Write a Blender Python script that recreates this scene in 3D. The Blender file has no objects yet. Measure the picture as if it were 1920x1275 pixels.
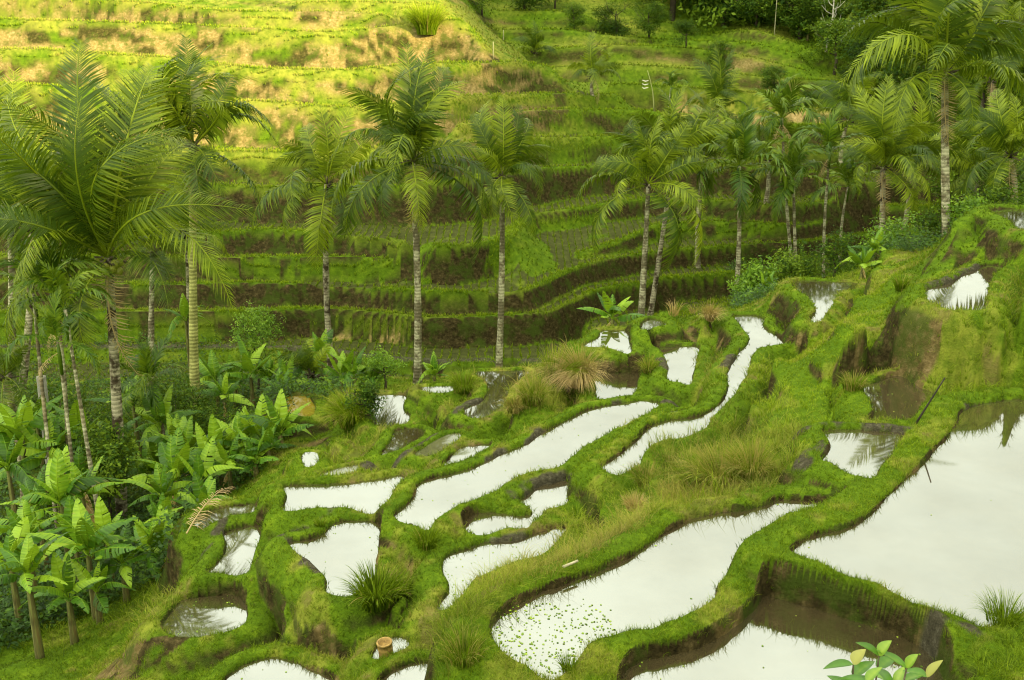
import bpy, math, random
import numpy as np
from mathutils import Vector, Matrix, Quaternion
R = math.radians
rng = np.random.default_rng(7)
random.seed(7)
sc = bpy.context.scene
col = sc.collection

# ------------------------------------------------------------------ camera
CZ, PITCH, F = 20.0, R(17.0), 1866.7          # photograph 1920 x 1275
cp, sp = math.cos(PITCH), math.sin(PITCH)
cam = bpy.data.cameras.new('camera'); cam.lens = 35.0; cam.sensor_width = 36.0
cam.clip_start = 0.1; cam.clip_end = 2000
camo = bpy.data.objects.new('camera', cam); col.objects.link(camo)
camo.location = (0, 0, CZ); camo.rotation_euler = (R(90) - PITCH, 0, 0)
sc.camera = camo

def ray(u, v):
    dx = (u - 960.0) / F; dv = (637.5 - v) / F
    y = cp + sp * dv; z = -sp + cp * dv
    return dx / y, z / y
def PH(u, v, h):                               # point h metres below the camera
    a, t = ray(u, v); y = -h / t
    return (a * y, y, CZ - h)
def PD(u, v, y):                               # point at ground distance y
    a, t = ray(u, v)
    return Vector((a * y, y, CZ + t * y))
def proj(x, y, z):
    zz = z - CZ
    d = y * cp - zz * sp
    return 960 + F * x / d, 637.5 - F * (y * sp + zz * cp) / d
def tv(v): return -ray(960, v)[1]
def hn(v, u=0):                                # drop to the far hillside's mean slope
    t = tv(v); D = (37.25 + float(np.interp(u, [780, 870, 1000, 1150], [0, 0, 3.6, 6.0]))) / (t + .51); return D * t

def Z(ox, oy, s, pts): return [(ox + x / s, oy + y / s) for x, y in pts]
Z3 = lambda p: Z(0, 600, 1.8886, p)
Z4 = lambda p: Z(500, 560, 2.73, p)
Z5 = lambda p: Z(700, 840, 2.7429, p)
Z6 = lambda p: Z(1050, 480, 2.898, p)
Z7 = lambda p: Z(1400, 360, 2.898, p)
Z8 = lambda p: Z(1220, 750, 2.4286, p)
Z1 = lambda p: Z(0, 0, 1.9917, p)
Z2 = lambda p: Z(960, 0, 1.9917, p)

# ------------------------------------------------------------------ helpers
def link(name, data, parent=None):
    o = bpy.data.objects.new(name, data); col.objects.link(o)
    if parent: o.parent = parent
    return o
def tag(o, label=None, cat=None, group=None, kind=None):
    if label: o['label'] = label
    if cat: o['category'] = cat
    if group: o['group'] = group
    if kind: o['kind'] = kind
    return o
def empty(name, loc, rz=0.0):
    o = link(name, None); o.location = loc; o.rotation_euler = (0, 0, rz); o.empty_display_size = .3
    return o
def np_mesh(name, verts, faces, mat=None, smooth=True, cols=None):
    """verts Nx3; faces: list of (array MxK)"""
    me = bpy.data.meshes.new(name)
    verts = np.asarray(verts, dtype=np.float32)
    me.vertices.add(len(verts)); me.vertices.foreach_set('co', verts.ravel())
    fl = [np.asarray(f, dtype=np.int32) for f in (faces if isinstance(faces, list) else [faces]) if len(f)]
    nl = sum(f.size for f in fl); nf = sum(len(f) for f in fl)
    me.loops.add(nl); me.polygons.add(nf)
    me.loops.foreach_set('vertex_index', np.concatenate([f.ravel() for f in fl]))
    tot = np.concatenate([np.full(len(f), f.shape[1], np.int32) for f in fl])
    st = np.concatenate([[0], np.cumsum(tot)[:-1]]).astype(np.int32)
    me.polygons.foreach_set('loop_start', st); me.polygons.foreach_set('loop_total', tot)
    if smooth: me.polygons.foreach_set('use_smooth', np.ones(nf, dtype=bool))
    if cols is not None:
        ca = me.color_attributes.new('Col', 'FLOAT_COLOR', 'POINT')
        ca.data.foreach_set('color', np.asarray(cols, dtype=np.float32).ravel())
    me.update(calc_edges=True)
    if mat: me.materials.append(mat)
    return me

class MB:                                      # little mesh builder
    def __init__(s): s.v = []; s.q = []; s.t = []; s.c = []; s.n = 0
    def add(s, v, q=None, t=None, c=None):
        v = np.asarray(v, float)
        if q is not None and len(q): s.q.append(np.asarray(q, int) + s.n)
        if t is not None and len(t): s.t.append(np.asarray(t, int) + s.n)
        s.v.append(v); s.n += len(v)
        if c is None: c = np.tile([.5, .5, .5, 1], (len(v), 1))
        c = np.asarray(c, float)
        if c.ndim == 1: c = np.tile(c, (len(v), 1))
        s.c.append(c)
    def tube(s, pts, rad, n=8, c=None, cap=True):
        pts = np.asarray(pts, float); m = len(pts); rad = np.broadcast_to(rad, (m,))
        T = np.gradient(pts, axis=0); T /= np.linalg.norm(T, axis=1)[:, None] + 1e-9
        ref = np.array([1., 0, 0]) if abs(T[0][0]) < .8 else np.array([0, 1., 0])
        V = []
        for i in range(m):
            a = np.cross(T[i], ref); a /= np.linalg.norm(a) + 1e-9; b = np.cross(T[i], a)
            ref = -np.cross(T[i], a) if False else ref
            for k in range(n):
                th = 2 * math.pi * k / n
                V.append(pts[i] + rad[i] * (math.cos(th) * a + math.sin(th) * b))
        Q = [(i * n + k, i * n + (k + 1) % n, (i + 1) * n + (k + 1) % n, (i + 1) * n + k) for i in range(m - 1) for k in range(n)]
        t = []
        if cap:
            V.append(pts[0]); V.append(pts[-1])
            t = [(m * n, (k + 1) % n, k) for k in range(n)] + [(m * n + 1, (m - 1) * n + k, (m - 1) * n + (k + 1) % n) for k in range(n)]
        s.add(V, Q, t, c)
    def mesh(s, name, mat, smooth=True):
        f = []
        if s.q: f.append(np.concatenate(s.q))
        if s.t: f.append(np.concatenate(s.t))
        return np_mesh(name, np.concatenate(s.v), f, mat, smooth, np.concatenate(s.c))
    def build(s, name, mat, parent=None, smooth=True):
        return link(name, s.mesh(name, mat, smooth), parent)

class NT:                                      # node-tree helper
    def __init__(s, name):
        s.m = bpy.data.materials.new(name); s.m.use_nodes = True
        s.t = s.m.node_tree; s.t.nodes.clear(); s.out = s.t.nodes.new('ShaderNodeOutputMaterial')
    def n(s, typ, **kw):
        nd = s.t.nodes.new('ShaderNode' + typ)
        for k, v in kw.items():
            if k.startswith('_'): setattr(nd, k[1:], v)
            else:
                key = k.replace('__', ' ')
                inp = nd.inputs[int(key[1:])] if key[0] == 'i' and key[1:].isdigit() else nd.inputs[key]
                s.set(inp, v)
        return nd
    def set(s, inp, v):
        if isinstance(v, bpy.types.NodeSocket): s.t.links.new(v, inp)
        elif isinstance(v, (tuple, list)) and len(v) == 3 and inp.type == 'RGBA': inp.default_value = (*v, 1)
        else: inp.default_value = v
    def noise(s, scale, detail=4, rough=.6, vec=None, dist=0.0):
        nd = s.n('TexNoise', Scale=scale, Detail=detail, Roughness=rough, Distortion=dist)
        if vec is not None: s.set(nd.inputs['Vector'], vec)
        return nd.outputs['Fac']
    def pos(s, scale=None):
        g = s.n('NewGeometry').outputs['Position']
        if scale is None: return g
        mp = s.n('Mapping'); s.set(mp.inputs['Vector'], g); mp.inputs['Scale'].default_value = scale
        return mp.outputs[0]
    def obj(s): return s.n('TexCoord').outputs['Object']
    def ramp(s, fac, *stops):
        nd = s.n('ValToRGB'); s.set(nd.inputs[0], fac); e = nd.color_ramp.elements
        while len(e) < len(stops): e.new(.5)
        for el, (p, c) in zip(e, stops):
            el.position = p; el.color = (*c, 1) if isinstance(c, (tuple, list)) else (c, c, c, 1)
        return nd.outputs[0]
    def mix(s, fac, a, b, mode='MIX'):
        nd = s.t.nodes.new('ShaderNodeMix'); nd.data_type = 'RGBA'; nd.blend_type = mode
        s.set(nd.inputs[0], fac); s.set(nd.inputs[6], a); s.set(nd.inputs[7], b)
        return nd.outputs[2]
    def math(s, op, a, b=0.0, clamp=False):
        nd = s.n('Math', _operation=op, _use_clamp=clamp); s.set(nd.inputs[0], a); s.set(nd.inputs[1], b)
        return nd.outputs[0]
    def bump(s, h, strength=.5, dist=.05):
        return s.n('Bump', Height=h, Strength=strength, Distance=dist).outputs[0]
    def bsdf(s, color, rough=.7, normal=None, spec=.3, metal=0.0, trans=None, tcol=None):
        b = s.n('BsdfPrincipled'); s.set(b.inputs['Base Color'], color); s.set(b.inputs['Roughness'], rough)
        b.inputs['Specular IOR Level'].default_value = spec; b.inputs['Metallic'].default_value = metal
        if normal is not None: s.set(b.inputs['Normal'], normal)
        res = b.outputs[0]
        if trans:
            tr = s.n('BsdfTranslucent'); s.set(tr.inputs[0], tcol if tcol is not None else color)
            mx = s.n('MixShader'); mx.inputs[0].default_value = trans
            s.t.links.new(res, mx.inputs[1]); s.t.links.new(tr.outputs[0], mx.inputs[2]); res = mx.outputs[0]
        s.t.links.new(res, s.out.inputs[0])
        return s.m

def catmull(p, closed=True, n=5):
    p = np.asarray(p, float); m = len(p); out = []
    idx = range(m) if closed else range(m - 1)
    for i in idx:
        if closed: a, b, c, d = p[(i - 1) % m], p[i], p[(i + 1) % m], p[(i + 2) % m]
        else: a, b, c, d = p[max(i - 1, 0)], p[i], p[i + 1], p[min(i + 2, m - 1)]
        for k in range(n):
            t = k / n
            out.append(.5 * ((2 * b) + (c - a) * t + (2 * a - 5 * b + 4 * c - d) * t * t + (3 * b - a - 3 * c + d) * t ** 3))
    if not closed: out.append(p[-1])
    return np.array(out)
# ------------------------------------------------------------------ the paddies, traced from the photograph
# name: (drop below camera, bund width, bund height, outline in photograph pixels)
PONDS = {
'A': (7.0, .62, .13, Z8([(650,688),(690,660),(760,625),(850,600),(930,575),(990,545),(1040,500),(1090,450),(1140,405),(1200,345),(1250,290),(1300,230),(1360,175),(1395,130),(1410,80),(1430,55),(1480,35),(1520,22),(1570,15),(1640,5),(1720,5),(1850,20),(2100,60),(2400,300),(2300,700),(2000,900),(1750,960),(1640,985),(1570,1020),(1535,1034),(1480,1028),(1430,1005),(1360,975),(1290,958),(1230,938),(1160,905),(1090,875),(1020,845),(950,830),(880,805),(800,765),(720,738),(665,705)])),
'B': (7.3, .45, .13, Z5([(630,900),(650,870),(690,835),(760,795),(850,755),(950,715),(1050,680),(1150,645),(1230,610),(1300,580),(1380,540),(1440,500),(1480,470),(1530,430),(1600,395),(1680,365),(1760,345),(1850,330),(1920,323)]) + Z8([(500,492),(540,480),(575,460),(640,462),(720,470),(800,474),(862,480),(850,495),(800,520),(740,545),(660,580),(600,612),(520,655),(460,690),(400,725),(360,768),(315,815),(290,855),(278,900),(245,943),(200,975),(130,1008),(60,1030)]) + Z5([(1426,945),(1350,952),(1280,965),(1200,985),(1150,1010),(1100,1030),(1060,1060),(1040,1090),(1020,1120),(1000,1150),(960,1180),(900,1195),(850,1170),(800,1140),(760,1115),(710,1090),(670,1060),(640,1020),(625,980),(620,940)])),
'C': (7.43, .35, .13, Z8([(0,1183),(60,1175),(150,1155),(230,1125),(290,1095),(350,1060),(400,1025),(440,990),(480,950),(500,905),(530,890),(580,900),(640,920),(750,945),(850,980),(950,1015),(1050,1055),(1150,1085),(1230,1125),(1290,1180),(1330,1250),(1330,1330),(1250,1420),(900,1560),(300,1560),(-120,1500),(-130,1330),(-110,1250),(-60,1205)])),
'D': (9.22, .3, .12, Z5([(372,640),(375,600),(390,570),(440,542),(520,520),(570,497),(640,492),(720,487),(780,472),(830,448),(900,425),(950,410),(985,415),(960,450),(920,500),(860,545),(790,575),(730,590),(680,610),(640,630),(580,650),(530,670),(490,695),(470,730),(440,770),(400,800),(360,830),(345,825),(370,785),(398,750),(403,715),(388,680)])),
'E': (9.2, .25, .12, Z5([(460,385),(490,355),(540,340),(600,338),(680,350),(750,360),(800,352),(838,340),(830,325),(800,300),(758,275),(790,250),(830,220),(870,195),(920,185),(970,170),(1010,165),(1005,200),(998,240),(990,290),(950,303),(900,312),(868,330),(860,350),(830,370),(800,395),(780,415),(700,412),(640,425),(600,440),(550,450),(510,440),(480,415)])),
'G': (9.1, .34, .13, Z4([(665,1110),(690,1085),(740,1050),(770,1000),(785,960),(810,940),(860,920),(930,905),(1000,890),(1060,870),(1120,845),(1180,820),(1240,790),(1300,765),(1360,735),(1400,700),(1450,670),(1520,640),(1580,610),(1640,575),(1700,560),(1780,545),(1860,533),(1935,528),(2000,535),(1985,560),(1950,585),(1890,622),(1800,660),(1720,700),(1640,745),(1580,790),(1530,840),(1490,870),(1430,880),(1350,890),(1290,910),(1230,950),(1180,985),(1120,1010),(1060,1035),(1000,1060),(950,1090),(900,1120),(860,1150),(830,1190),(790,1185),(740,1175),(700,1160),(675,1140)])),
'I': (8.6, .34, .13, Z6([(230,1150),(260,1130),(310,1095),(370,1050),(420,1000),(460,955),(510,920),(580,900),(650,890),(720,880),(790,860),(850,830),(890,790),(915,740),(925,690),(920,640),(930,600),(960,560),(990,520),(1020,490),(1038,460),(1030,430),(1000,400),(970,360),(945,330),(1000,326),(1060,328),(1100,340),(1090,370),(1120,400),(1160,430),(1210,475),(1170,492),(1110,500),(1060,510),(1035,540),(1020,600),(1000,660),(970,710),(930,770),(890,810),(850,850),(810,900),(790,940),(750,960),(700,980),(640,1000),(570,1010),(500,1035),(450,1080),(420,1130),(370,1160),(320,1195),(280,1185)])),
'V': (8.85, .3, .12, Z6([(130,490),(190,460),(220,440),(235,410),(290,405),(370,412),(378,430),(370,460),(380,500),(372,535),(320,520),(250,500),(190,495)])),
'W': (8.62, .3, .12, Z6([(440,400),(455,370),(480,350),(520,350),(560,360),(570,375),(530,385),(480,395)])),
'X': (9.3, .3, .12, Z6([(170,620),(250,636),(330,636),(430,636),(410,690),(400,740),(390,760),(365,772),(300,775),(205,780),(200,720),(195,680)])),
'Y': (9.0, .3, .12, Z6([(480,470),(540,496),(620,498),(740,496),(735,540),(730,600),(715,650),(700,700),(650,685),(585,670),(600,620),(590,570),(560,530)])),
'R': (7.95, .3, .14, Z6([(1270,160),(1290,142),(1350,135),(1430,140),(1520,145),(1605,150),(1590,185),(1530,200),(1490,230),(1470,270),(1440,310),(1420,350),(1380,362),(1365,345),(1400,300),(1390,270),(1340,220),(1290,190)])),
'U': (7.2, .3, .12, Z7([(630,1060),(700,1045),(750,1025),(820,1000),(880,1030),(940,1070),(1000,1095),(960,1160),(930,1200),(900,1250),(780,1250),(720,1255),(660,1250),(690,1210),(680,1150),(650,1090)])),
'S': (5.7, .3, .12, Z7([(990,530),(1050,515),(1130,490),(1200,450),(1260,425),(1310,400),(1400,408),(1350,440),(1315,480),(1303,530),(1290,590),(1285,640),(1200,645),(1130,650),(1090,640),(1000,600),(990,560)])),
'T': (4.95, .4, .12, Z7([(1330,100),(1400,92),(1507,95),(1700,100),(1700,240),(1500,215),(1460,190),(1430,160),(1380,135),(1340,118)])),
'J': (7.03, .3, .12, Z8([(790,150),(850,141),(950,143),(1050,149),(1140,158),(1130,190),(1100,235),(1070,290),(1030,330),(1010,362),(985,368),(930,345),(870,320),(820,295),(785,280),(810,240),(822,200),(810,170)])),
'K': (9.45, .34, .13, Z4([(105,965),(200,960),(300,955),(400,950),(500,940),(600,925),(700,912),(680,960),(650,1000),(630,1050),(600,1090),(580,1115),(500,1105),(420,1080),(330,1070),(230,1075),(150,1090),(100,1095),(85,1080),(105,1040),(115,1000)])),
'H': (9.42, .3, .12, [(545,1018),(577,1013),(609,1002),(628,985),(645,980),(680,980),(713,984),(711,1010),(708,1040),(695,1080),(665,1112),(640,1118),(618,1112),(614,1087),(593,1066),(572,1050),(551,1031)]),
'L': (9.95, .3, .12, Z3([(740,895),(770,870),(800,830),(805,790),(795,760),(830,742),(860,735),(930,730),(962,742),(940,770),(905,810),(885,860),(865,903),(800,904)])),
'L2': (9.88, .25, .1, Z3([(705,700),(740,680),(800,665),(860,658),(910,655),(900,680),(850,690),(790,700),(720,740),(700,725)])),
'M': (10.2, .3, .1, Z3([(650,1000),(720,985),(800,975),(850,985),(865,1040),(850,1080),(800,1100),(700,1120),(620,1115),(580,1090),(600,1050)])),
'N': (9.9, .3, .12, Z3([(800,1290),(850,1240),(900,1215),(960,1205),(1020,1215),(1080,1240),(1150,1260),(1190,1290),(1150,1340),(850,1340)])),
'O': (9.4, .25, .1, [(715,1282),(735,1262),(765,1248),(800,1243),(815,1260),(805,1300),(740,1310)]),
'P': (9.5, .2, .08, [(700,1232),(712,1218),(724,1204),(755,1200),(762,1215),(735,1228),(712,1236)]),
'Z1': (10.5, .3, .12, Z4([(400,485),(480,485),(560,492),(650,497),(718,500),(712,520),(693,545),(700,580),(722,600),(710,640),(660,650),(560,650),(555,610),(540,580),(490,540),(440,510)])),
'Z2': (10.1, .25, .1, Z4([(670,675),(760,668),(800,685),(790,710),(740,735),(700,760),(640,785),(585,805),(620,765),(650,720)])),
'Zd': (9.85, .25, .1, Z4([(760,800),(830,760),(920,705),(990,697),(965,725),(900,770),(830,802)])),
'Z3': (9.6, .25, .1, Z4([(905,855),(940,820),(980,785),(1020,760),(1100,750),(1150,752),(1110,775),(1060,800),(1040,830),(960,850)])),
'Z4': (9.95, .3, .1, Z4([(1070,380),(1140,376),(1240,375),(1330,372),(1300,410),(1240,450),(1220,500),(1200,550),(1130,600),(1060,610),(1020,590),(1040,560),(1100,530),(1140,490),(1140,450),(1100,410)])),
'Z5': (10.9, .3, .12, Z4([(90,530),(120,505),(190,505),(230,530),(245,570),(220,600),(150,595),(100,570)])),
'Z6': (10.2, .3, .1, Z4([(790,460),(850,455),(950,452),(945,472),(880,482),(820,472)])),
'Z7': (8.85, .15, .08, Z6([(570,860),(640,845),(680,840),(640,868),(600,868)])),
'Z8': (10.6, .2, .08, [(570,862),(572,852),(582,850),(592,853),(592,866),(584,873),(574,872)]),
'Z9': (9.8, .2, .1, Z4([(270,908),(350,880),(440,862),(480,855),(420,890),(340,910)])),
}
# ------------------------------------------------------------------ the terrain grid (fan of rays x log distance)
NA, NY = 1350, 1430
AA = np.linspace(-.82, .82, NA)
YY = np.exp(np.linspace(math.log(2.3), math.log(190), NY))
GA, GY = np.meshgrid(AA, YY)                   # [row, col]
GX = GA * GY
def vnoise(x, y, s, seed=0):                   # smooth value noise
    r = np.random.default_rng(seed + 100); N = 256; tab = r.random((N, N)) * 2 - 1; x, y = np.asarray(x) * .8 + np.asarray(y) * .6 + 31.7 * seed, np.asarray(y) * .8 - np.asarray(x) * .6
    xs, ys = np.asarray(x) * s, np.asarray(y) * s
    xi, yi = np.floor(xs).astype(int), np.floor(ys).astype(int); fx, fy = xs - xi, ys - yi
    fx = fx * fx * (3 - 2 * fx); fy = fy * fy * (3 - 2 * fy)
    g = lambda i, j: tab[i % N, j % N]
    return (g(xi, yi) * (1 - fx) + g(xi + 1, yi) * fx) * (1 - fy) + (g(xi, yi + 1) * (1 - fx) + g(xi + 1, yi + 1) * fx) * fy
def fbm(x, y, s, seed=0, o=3):
    return sum(vnoise(x, y, s * 2 ** i, seed + i) * .5 ** i for i in range(o))
NJ = fbm(GX, GY, 1.6, 3, 3)                    # ragged edges
def window(P, pad):
    a = P[:, 0] / P[:, 1]; lo = max(P[:, 1].min() - pad, 2.3); pa = pad / lo
    i0, i1 = np.searchsorted(AA, [a.min() - pa, a.max() + pa]); j0, j1 = np.searchsorted(YY, [lo, P[:, 1].max() + pad])
    return slice(j0, j1), slice(i0, i1)
def seg_dist(X, Y, P, closed=True):
    best = np.full(X.shape, 1e9); inside = np.zeros(X.shape, bool); tt = np.zeros(X.shape)
    m = len(P)
    for i in range(m if closed else m - 1):
        x0, y0 = P[i]; x1, y1 = P[(i + 1) % m]; dx, dy = x1 - x0, y1 - y0; L = dx * dx + dy * dy + 1e-12
        t = np.clip(((X - x0) * dx + (Y - y0) * dy) / L, 0, 1)
        d = (X - x0 - t * dx) ** 2 + (Y - y0 - t * dy) ** 2
        w = d < best; best = np.where(w, d, best); tt = np.where(w, i + t, tt)
        if closed:
            c = ((y0 > Y) != (y1 > Y)) & (X < dx * (Y - y0) / (dy if abs(dy) > 1e-12 else 1e-12) + x0)
            inside ^= c
    return np.sqrt(best), inside, tt
HZ = np.full(GA.shape, np.nan)                 # constrained height
PONDM = np.zeros(GA.shape, bool)
RING = np.full(GA.shape, -1e9)
EARTH = np.zeros(GA.shape, np.float32); MUD = np.zeros(GA.shape, np.float32); DRY = np.zeros(GA.shape, np.float32); FIELD = np.zeros(GA.shape, np.float32)
INNER = np.zeros(GA.shape, np.float32)
PW = {}
ring_jobs = []
for k, (h, w, bh, pts) in PONDS.items():
    W = np.array([PH(u, v, h)[:2] for u, v in pts]); W = catmull(W, True, 4); PW[k] = W
    s = window(W, 1.2); d, ins, _ = seg_dist(GX[s], GY[s], W)
    sd = np.where(ins, -d, d) + NJ[s] * .035
    m = sd < 0
    PONDM[s] |= m
    cur = HZ[s]; HZ[s] = np.where(m, np.fmax(cur, CZ - h - .22), cur)
    ring_jobs.append((s, sd, h, w, bh))
for s, sd, h, w, bh in ring_jobs:
    w2 = w + .42
    m = (sd >= 0) & (sd < w2) & ~PONDM[s]
    pr = np.clip(sd / .07, 0, 1); pr = pr * pr * (3 - 2 * pr); bh = bh * .62
    z = CZ - h - .05 + (bh + .05) * pr + .035 * np.sin(np.clip(sd / w, 0, 1) * math.pi) + .02 * NJ[s] - 2.2 * np.clip(sd - w, 0, 1) ** 1.7
    RING[s] = np.where(m, np.maximum(RING[s], z), RING[s])
rm = RING > -1e8
HZ = np.where(rm & ~PONDM, RING, HZ)

def paint_line(pts, h, w=.2, dz=0.0, closed=False, force=False, shift=0.0, field=None):
    """polyline in pixels at drop h (number or list per point); sets height within w"""
    hs = np.broadcast_to(np.asarray(h, float), (len(pts),))
    W3 = np.array([PH(u, v, hh) for (u, v), hh in zip(pts, hs)])
    if shift: W3[:, :2] *= (1 + shift / W3[:, 1:2])
    W3 = catmull(W3, closed, 4)
    s = window(W3[:, :2], w + .3); 
    if s[0].start >= s[0].stop: return W3
    d, ins, t = seg_dist(GX[s], GY[s], W3[:, :2], closed)
    z = np.interp(t, np.arange(len(W3)), W3[:, 2]) + dz
    m = (d < w) & ~PONDM[s] & (np.isnan(HZ[s]) | force)
    HZ[s] = np.where(m, z, HZ[s])
    if field is not None: field[s] = np.maximum(field[s], (d < w) * 1.0)
    return W3
def disc(u, v, h, r=.4): paint_line([(u, v), (u + 1, v)], h, r)

# ---- shaped ground between the near paddies: (u, v, drop, radius)
for u, v, h, r in [
    (1650,500,7.0,.5),(1640,560,6.7,.5),(1610,610,6.6,.5),(1560,670,7.05,.4),(1500,720,7.5,.4),(1560,740,7.35,.3),(1450,680,7.85,.4),(1430,760,8.1,.3),(1480,790,7.6,.4),(1590,765,7.15,.3),
    (1700,520,6.4,.4),(1680,470,7.2,.5),(1590,520,7.4,.3),
    (1380,840,7.9,.3),(1300,850,8.1,.3),(1250,900,8.05,.3),(1200,950,8.25,.3),(1140,950,8.5,.25),(1120,1000,8.45,.25),(1050,1030,8.7,.2),(960,1080,8.7,.2),(870,1150,8.8,.2),(830,1200,8.9,.2),(850,1260,8.6,.3),(1440,880,7.5,.3),
    (1850,1210,6.35,.4),(1910,1190,6.2,.3),(1780,1270,6.7,.3),(1880,1275,6.3,.4),
    (1850,700,6.75,.3),(1850,650,6.27,.3),(1860,600,5.78,.3),(1905,540,5.18,.3),(1915,660,6.4,.3),(1780,650,6.4,.3),(1790,700,6.85,.2),(1740,800,6.95,.2),
    (1865,470,5.5,.25),(1895,440,5.07,.2),
    (640,1180,9.75,.3),(560,1140,9.85,.3),(500,1090,9.95,.25),(760,1130,9.45,.3),(700,1190,9.7,.3),(780,1200,9.5,.2),(480,1200,10.3,.3),(600,1215,9.85,.2),(780,1060,9.45,.3),(560,1200,9.95,.3),(365,1060,10.8,.2),(352,1090,10.9,.2),
    (250,1215,11.7,.4),(150,1240,11.9,.4),(40,1262,12.0,.4),(340,1110,11.3,.25),(300,1150,11.6,.4),(380,1230,11.0,.4),(0,1275,12.0,.4),(400,1262,11.0,.3),
    (100,1200,12.6,.4),(10,1230,12.7,.4),(300,1090,12.5,.3),(400,1050,12.2,.3),(240,985,14.3,.5),(60,980,14.6,1),(100,860,14.9,1.2),(260,850,14.9,1),(420,900,13.5,.6),(470,820,14.2,.6),(380,770,14.6,.8),(520,900,11.3,.3),(200,1060,13.6,.5),
    (550,820,12.6,.3),(520,780,13.5,.5),(640,830,10.7,.3),(680,800,10.8,.3),(600,870,10.5,.3),
    (1050,690,9.0,.3),(1010,740,9.2,.3),(960,760,9.55,.2),(900,760,9.9,.2),(870,710,10.0,.2),(840,760,10.1,.3),(1080,640,8.95,.3),
    (1340,620,8.4,.25),(1300,700,8.85,.2),(1350,700,8.6,.2),
    (1250,585,8.6,.3),(1330,590,8.5,.3),
    (500,712,15.2,.6),(650,712,15.2,.6),(800,712,15.2,.6),(950,700,15.2,.5),(300,700,15.0,.6),(150,720,15.2,.8),(0,720,15.4,.8),(-150,760,15.5,1),(-150,1000,15,1),(-200,1200,13,.7),
    (1080,660,15.6,.5),(1250,600,15.4,.5),(1450,545,15.0,.5),(1600,510,14.5,.6),(1800,480,14.0,.8),(2000,470,13.5,1),
    (2100,700,6.0,.5),(2100,560,5.0,.5),(2050,440,4.6,.4),(360,1000,11.4,.3),(340,1060,11.9,.3)]:
    disc(u, v, h, r)
paint_line(Z8([(530,835),(650,845),(800,885),(950,935),(1080,995),(1250,1065),(1400,1135),(1460,1190)]), 7.2, .1)
# cliffs under U's uphill side and beside T
paint_line([(1585,712),(1600,640),(1640,600),(1680,584),(1730,584),(1770,600)], [7.05,6.4,6.0,5.85,5.85,5.9], .22)
paint_line([(1600,712),(1650,705),(1700,690),(1735,720)], [7.15,7.15,7.15,7.2], .1)
paint_line([(1800,415),(1830,398),(1870,402)], [4.95,4.8,4.8], .2)
paint_line([(1745,500),(1790,500),(1850,470)], [5.95,5.8,5.5], .12)
paint_line([(1735,490),(1770,470),(1790,440)], [6.8,6.9,6.9], .15)
# ---- the opposite hillside: (level, foot level, lip pixels, lean of wall, kind)
H0, H1, H2, H3, H4 = hn(672), hn(595), hn(540), hn(486), hn(432)
LIPS = []
def lip(pts, h, hf, lean=.3, w=.22, kind='dark', back=.5, fh=None):
    def level(q):
        if callable(q): return np.array([q(p[0]) for p in pts])
        return np.interp([p[0] for p in pts], *zip(*q)) if isinstance(q, list) else np.full(len(pts), q)
    hs = np.array([hn(p[1], p[0]) for p in pts]) if h is None else level(h)
    hfs = level(hf)
    W = paint_line(pts, hs, w, .06)
    W3 = np.array([PH(u, v, hh) for (u, v), hh in zip(pts, hs)])
    for sh, hh, ww, dz in ((-lean - w, hfs, .12, 0), (w + back, hs, .3, -.12)):
        P = W3.copy(); P[:, :2] *= (1 + sh / P[:, 1:2]); P[:, 2] = CZ - hh + dz
        P = catmull(P, False, 4); s = window(P[:, :2], ww + .3)
        if s[0].start >= s[0].stop: continue
        d, _, t = seg_dist(GX[s], GY[s], P[:, :2], False); z = np.interp(t, np.arange(len(P)), P[:, 2])
        m = (d < ww) & np.isnan(HZ[s]); HZ[s] = np.where(m, z, HZ[s])
    LIPS.append((W, kind))
L0 = [(-300,650),(0,650),(250,650),(390,650),(500,651),(595,652),(646,659),(690,666),(756,673),(811,676),(866,676),(990,675),(1080,676)]
lip(L0, [(-300,H0),(1000,H0),(1300,H0+.2)], H0 + .55, .7, .25, 'path', .3)
L1 = [(-300,590),(0,588),(250,585),(450,585),(530,583),(573,580),(646,582),(720,588),(775,595),(830,597),(903,595),(976,591),(1031,584),(1060,570),(1077,563),(1110,546),(1150,536),(1200,532),(1215,530),(1236,522),(1270,519),(1315,516),(1360,513),(1412,511),(1470,508),(1540,505)]
lip(L1, H1, H0 + .1, .3)
L2 = [(-300,525),(0,528),(226,534),(281,536),(350,535),(450,532),(550,534),(650,539),(750,543),(850,548),(930,549),(975,545),(1010,532),(1060,507),(1110,492),(1170,480),(1260,469),(1360,462),(1440,457),(1492,455),(1600,442),(1662,432),(1713,427),(1765,429)]
lip(L2, H2, H1 + .1, .3)
L3 = [(-300,478),(200,482),(400,484),(430,485),(500,483),(600,483),(700,484),(738,487),(775,500),(800,518)]
lip(L3, [(-300,H3),(735,H3),(800,H3 + .7)], H2 + .1, .5, .22, 'green')
L3b = [(1085,475),(1120,462),(1160,450),(1200,432),(1240,419),(1309,417),(1400,418),(1472,421),(1560,418),(1640,405)]
lip(L3b, [(1085,H2 - .25),(1200,H3 + .2),(1300,H3 + .1)], H2 + .05, .4, .2, 'green')
L4 = [(-300,420),(200,430),(392,437),(482,431),(600,437),(700,447),(770,456),(850,461),(900,455),(945,442),(970,418),(1000,402),(1080,391),(1140,380),(1230,372),(1340,376),(1450,384),(1550,380)]
lip(L4, [(600,H4),(850,H4 + .3),(1000,H4+.25),(1140,H4 + .05),(1550,H4+.2)], [(700,H3 + .1),(780,H2 + .1),(940,H2 + .1),(1000,H3 + .1)], .35, .25)
def along(pts, base=None, dh=.1):
    us = [p[0] for p in pts]; hs = [hn(p[1], p[0]) if base is None else base for p in pts]
    return lambda u: float(np.interp(u, us, hs)) + dh
Q4 = L4
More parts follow.
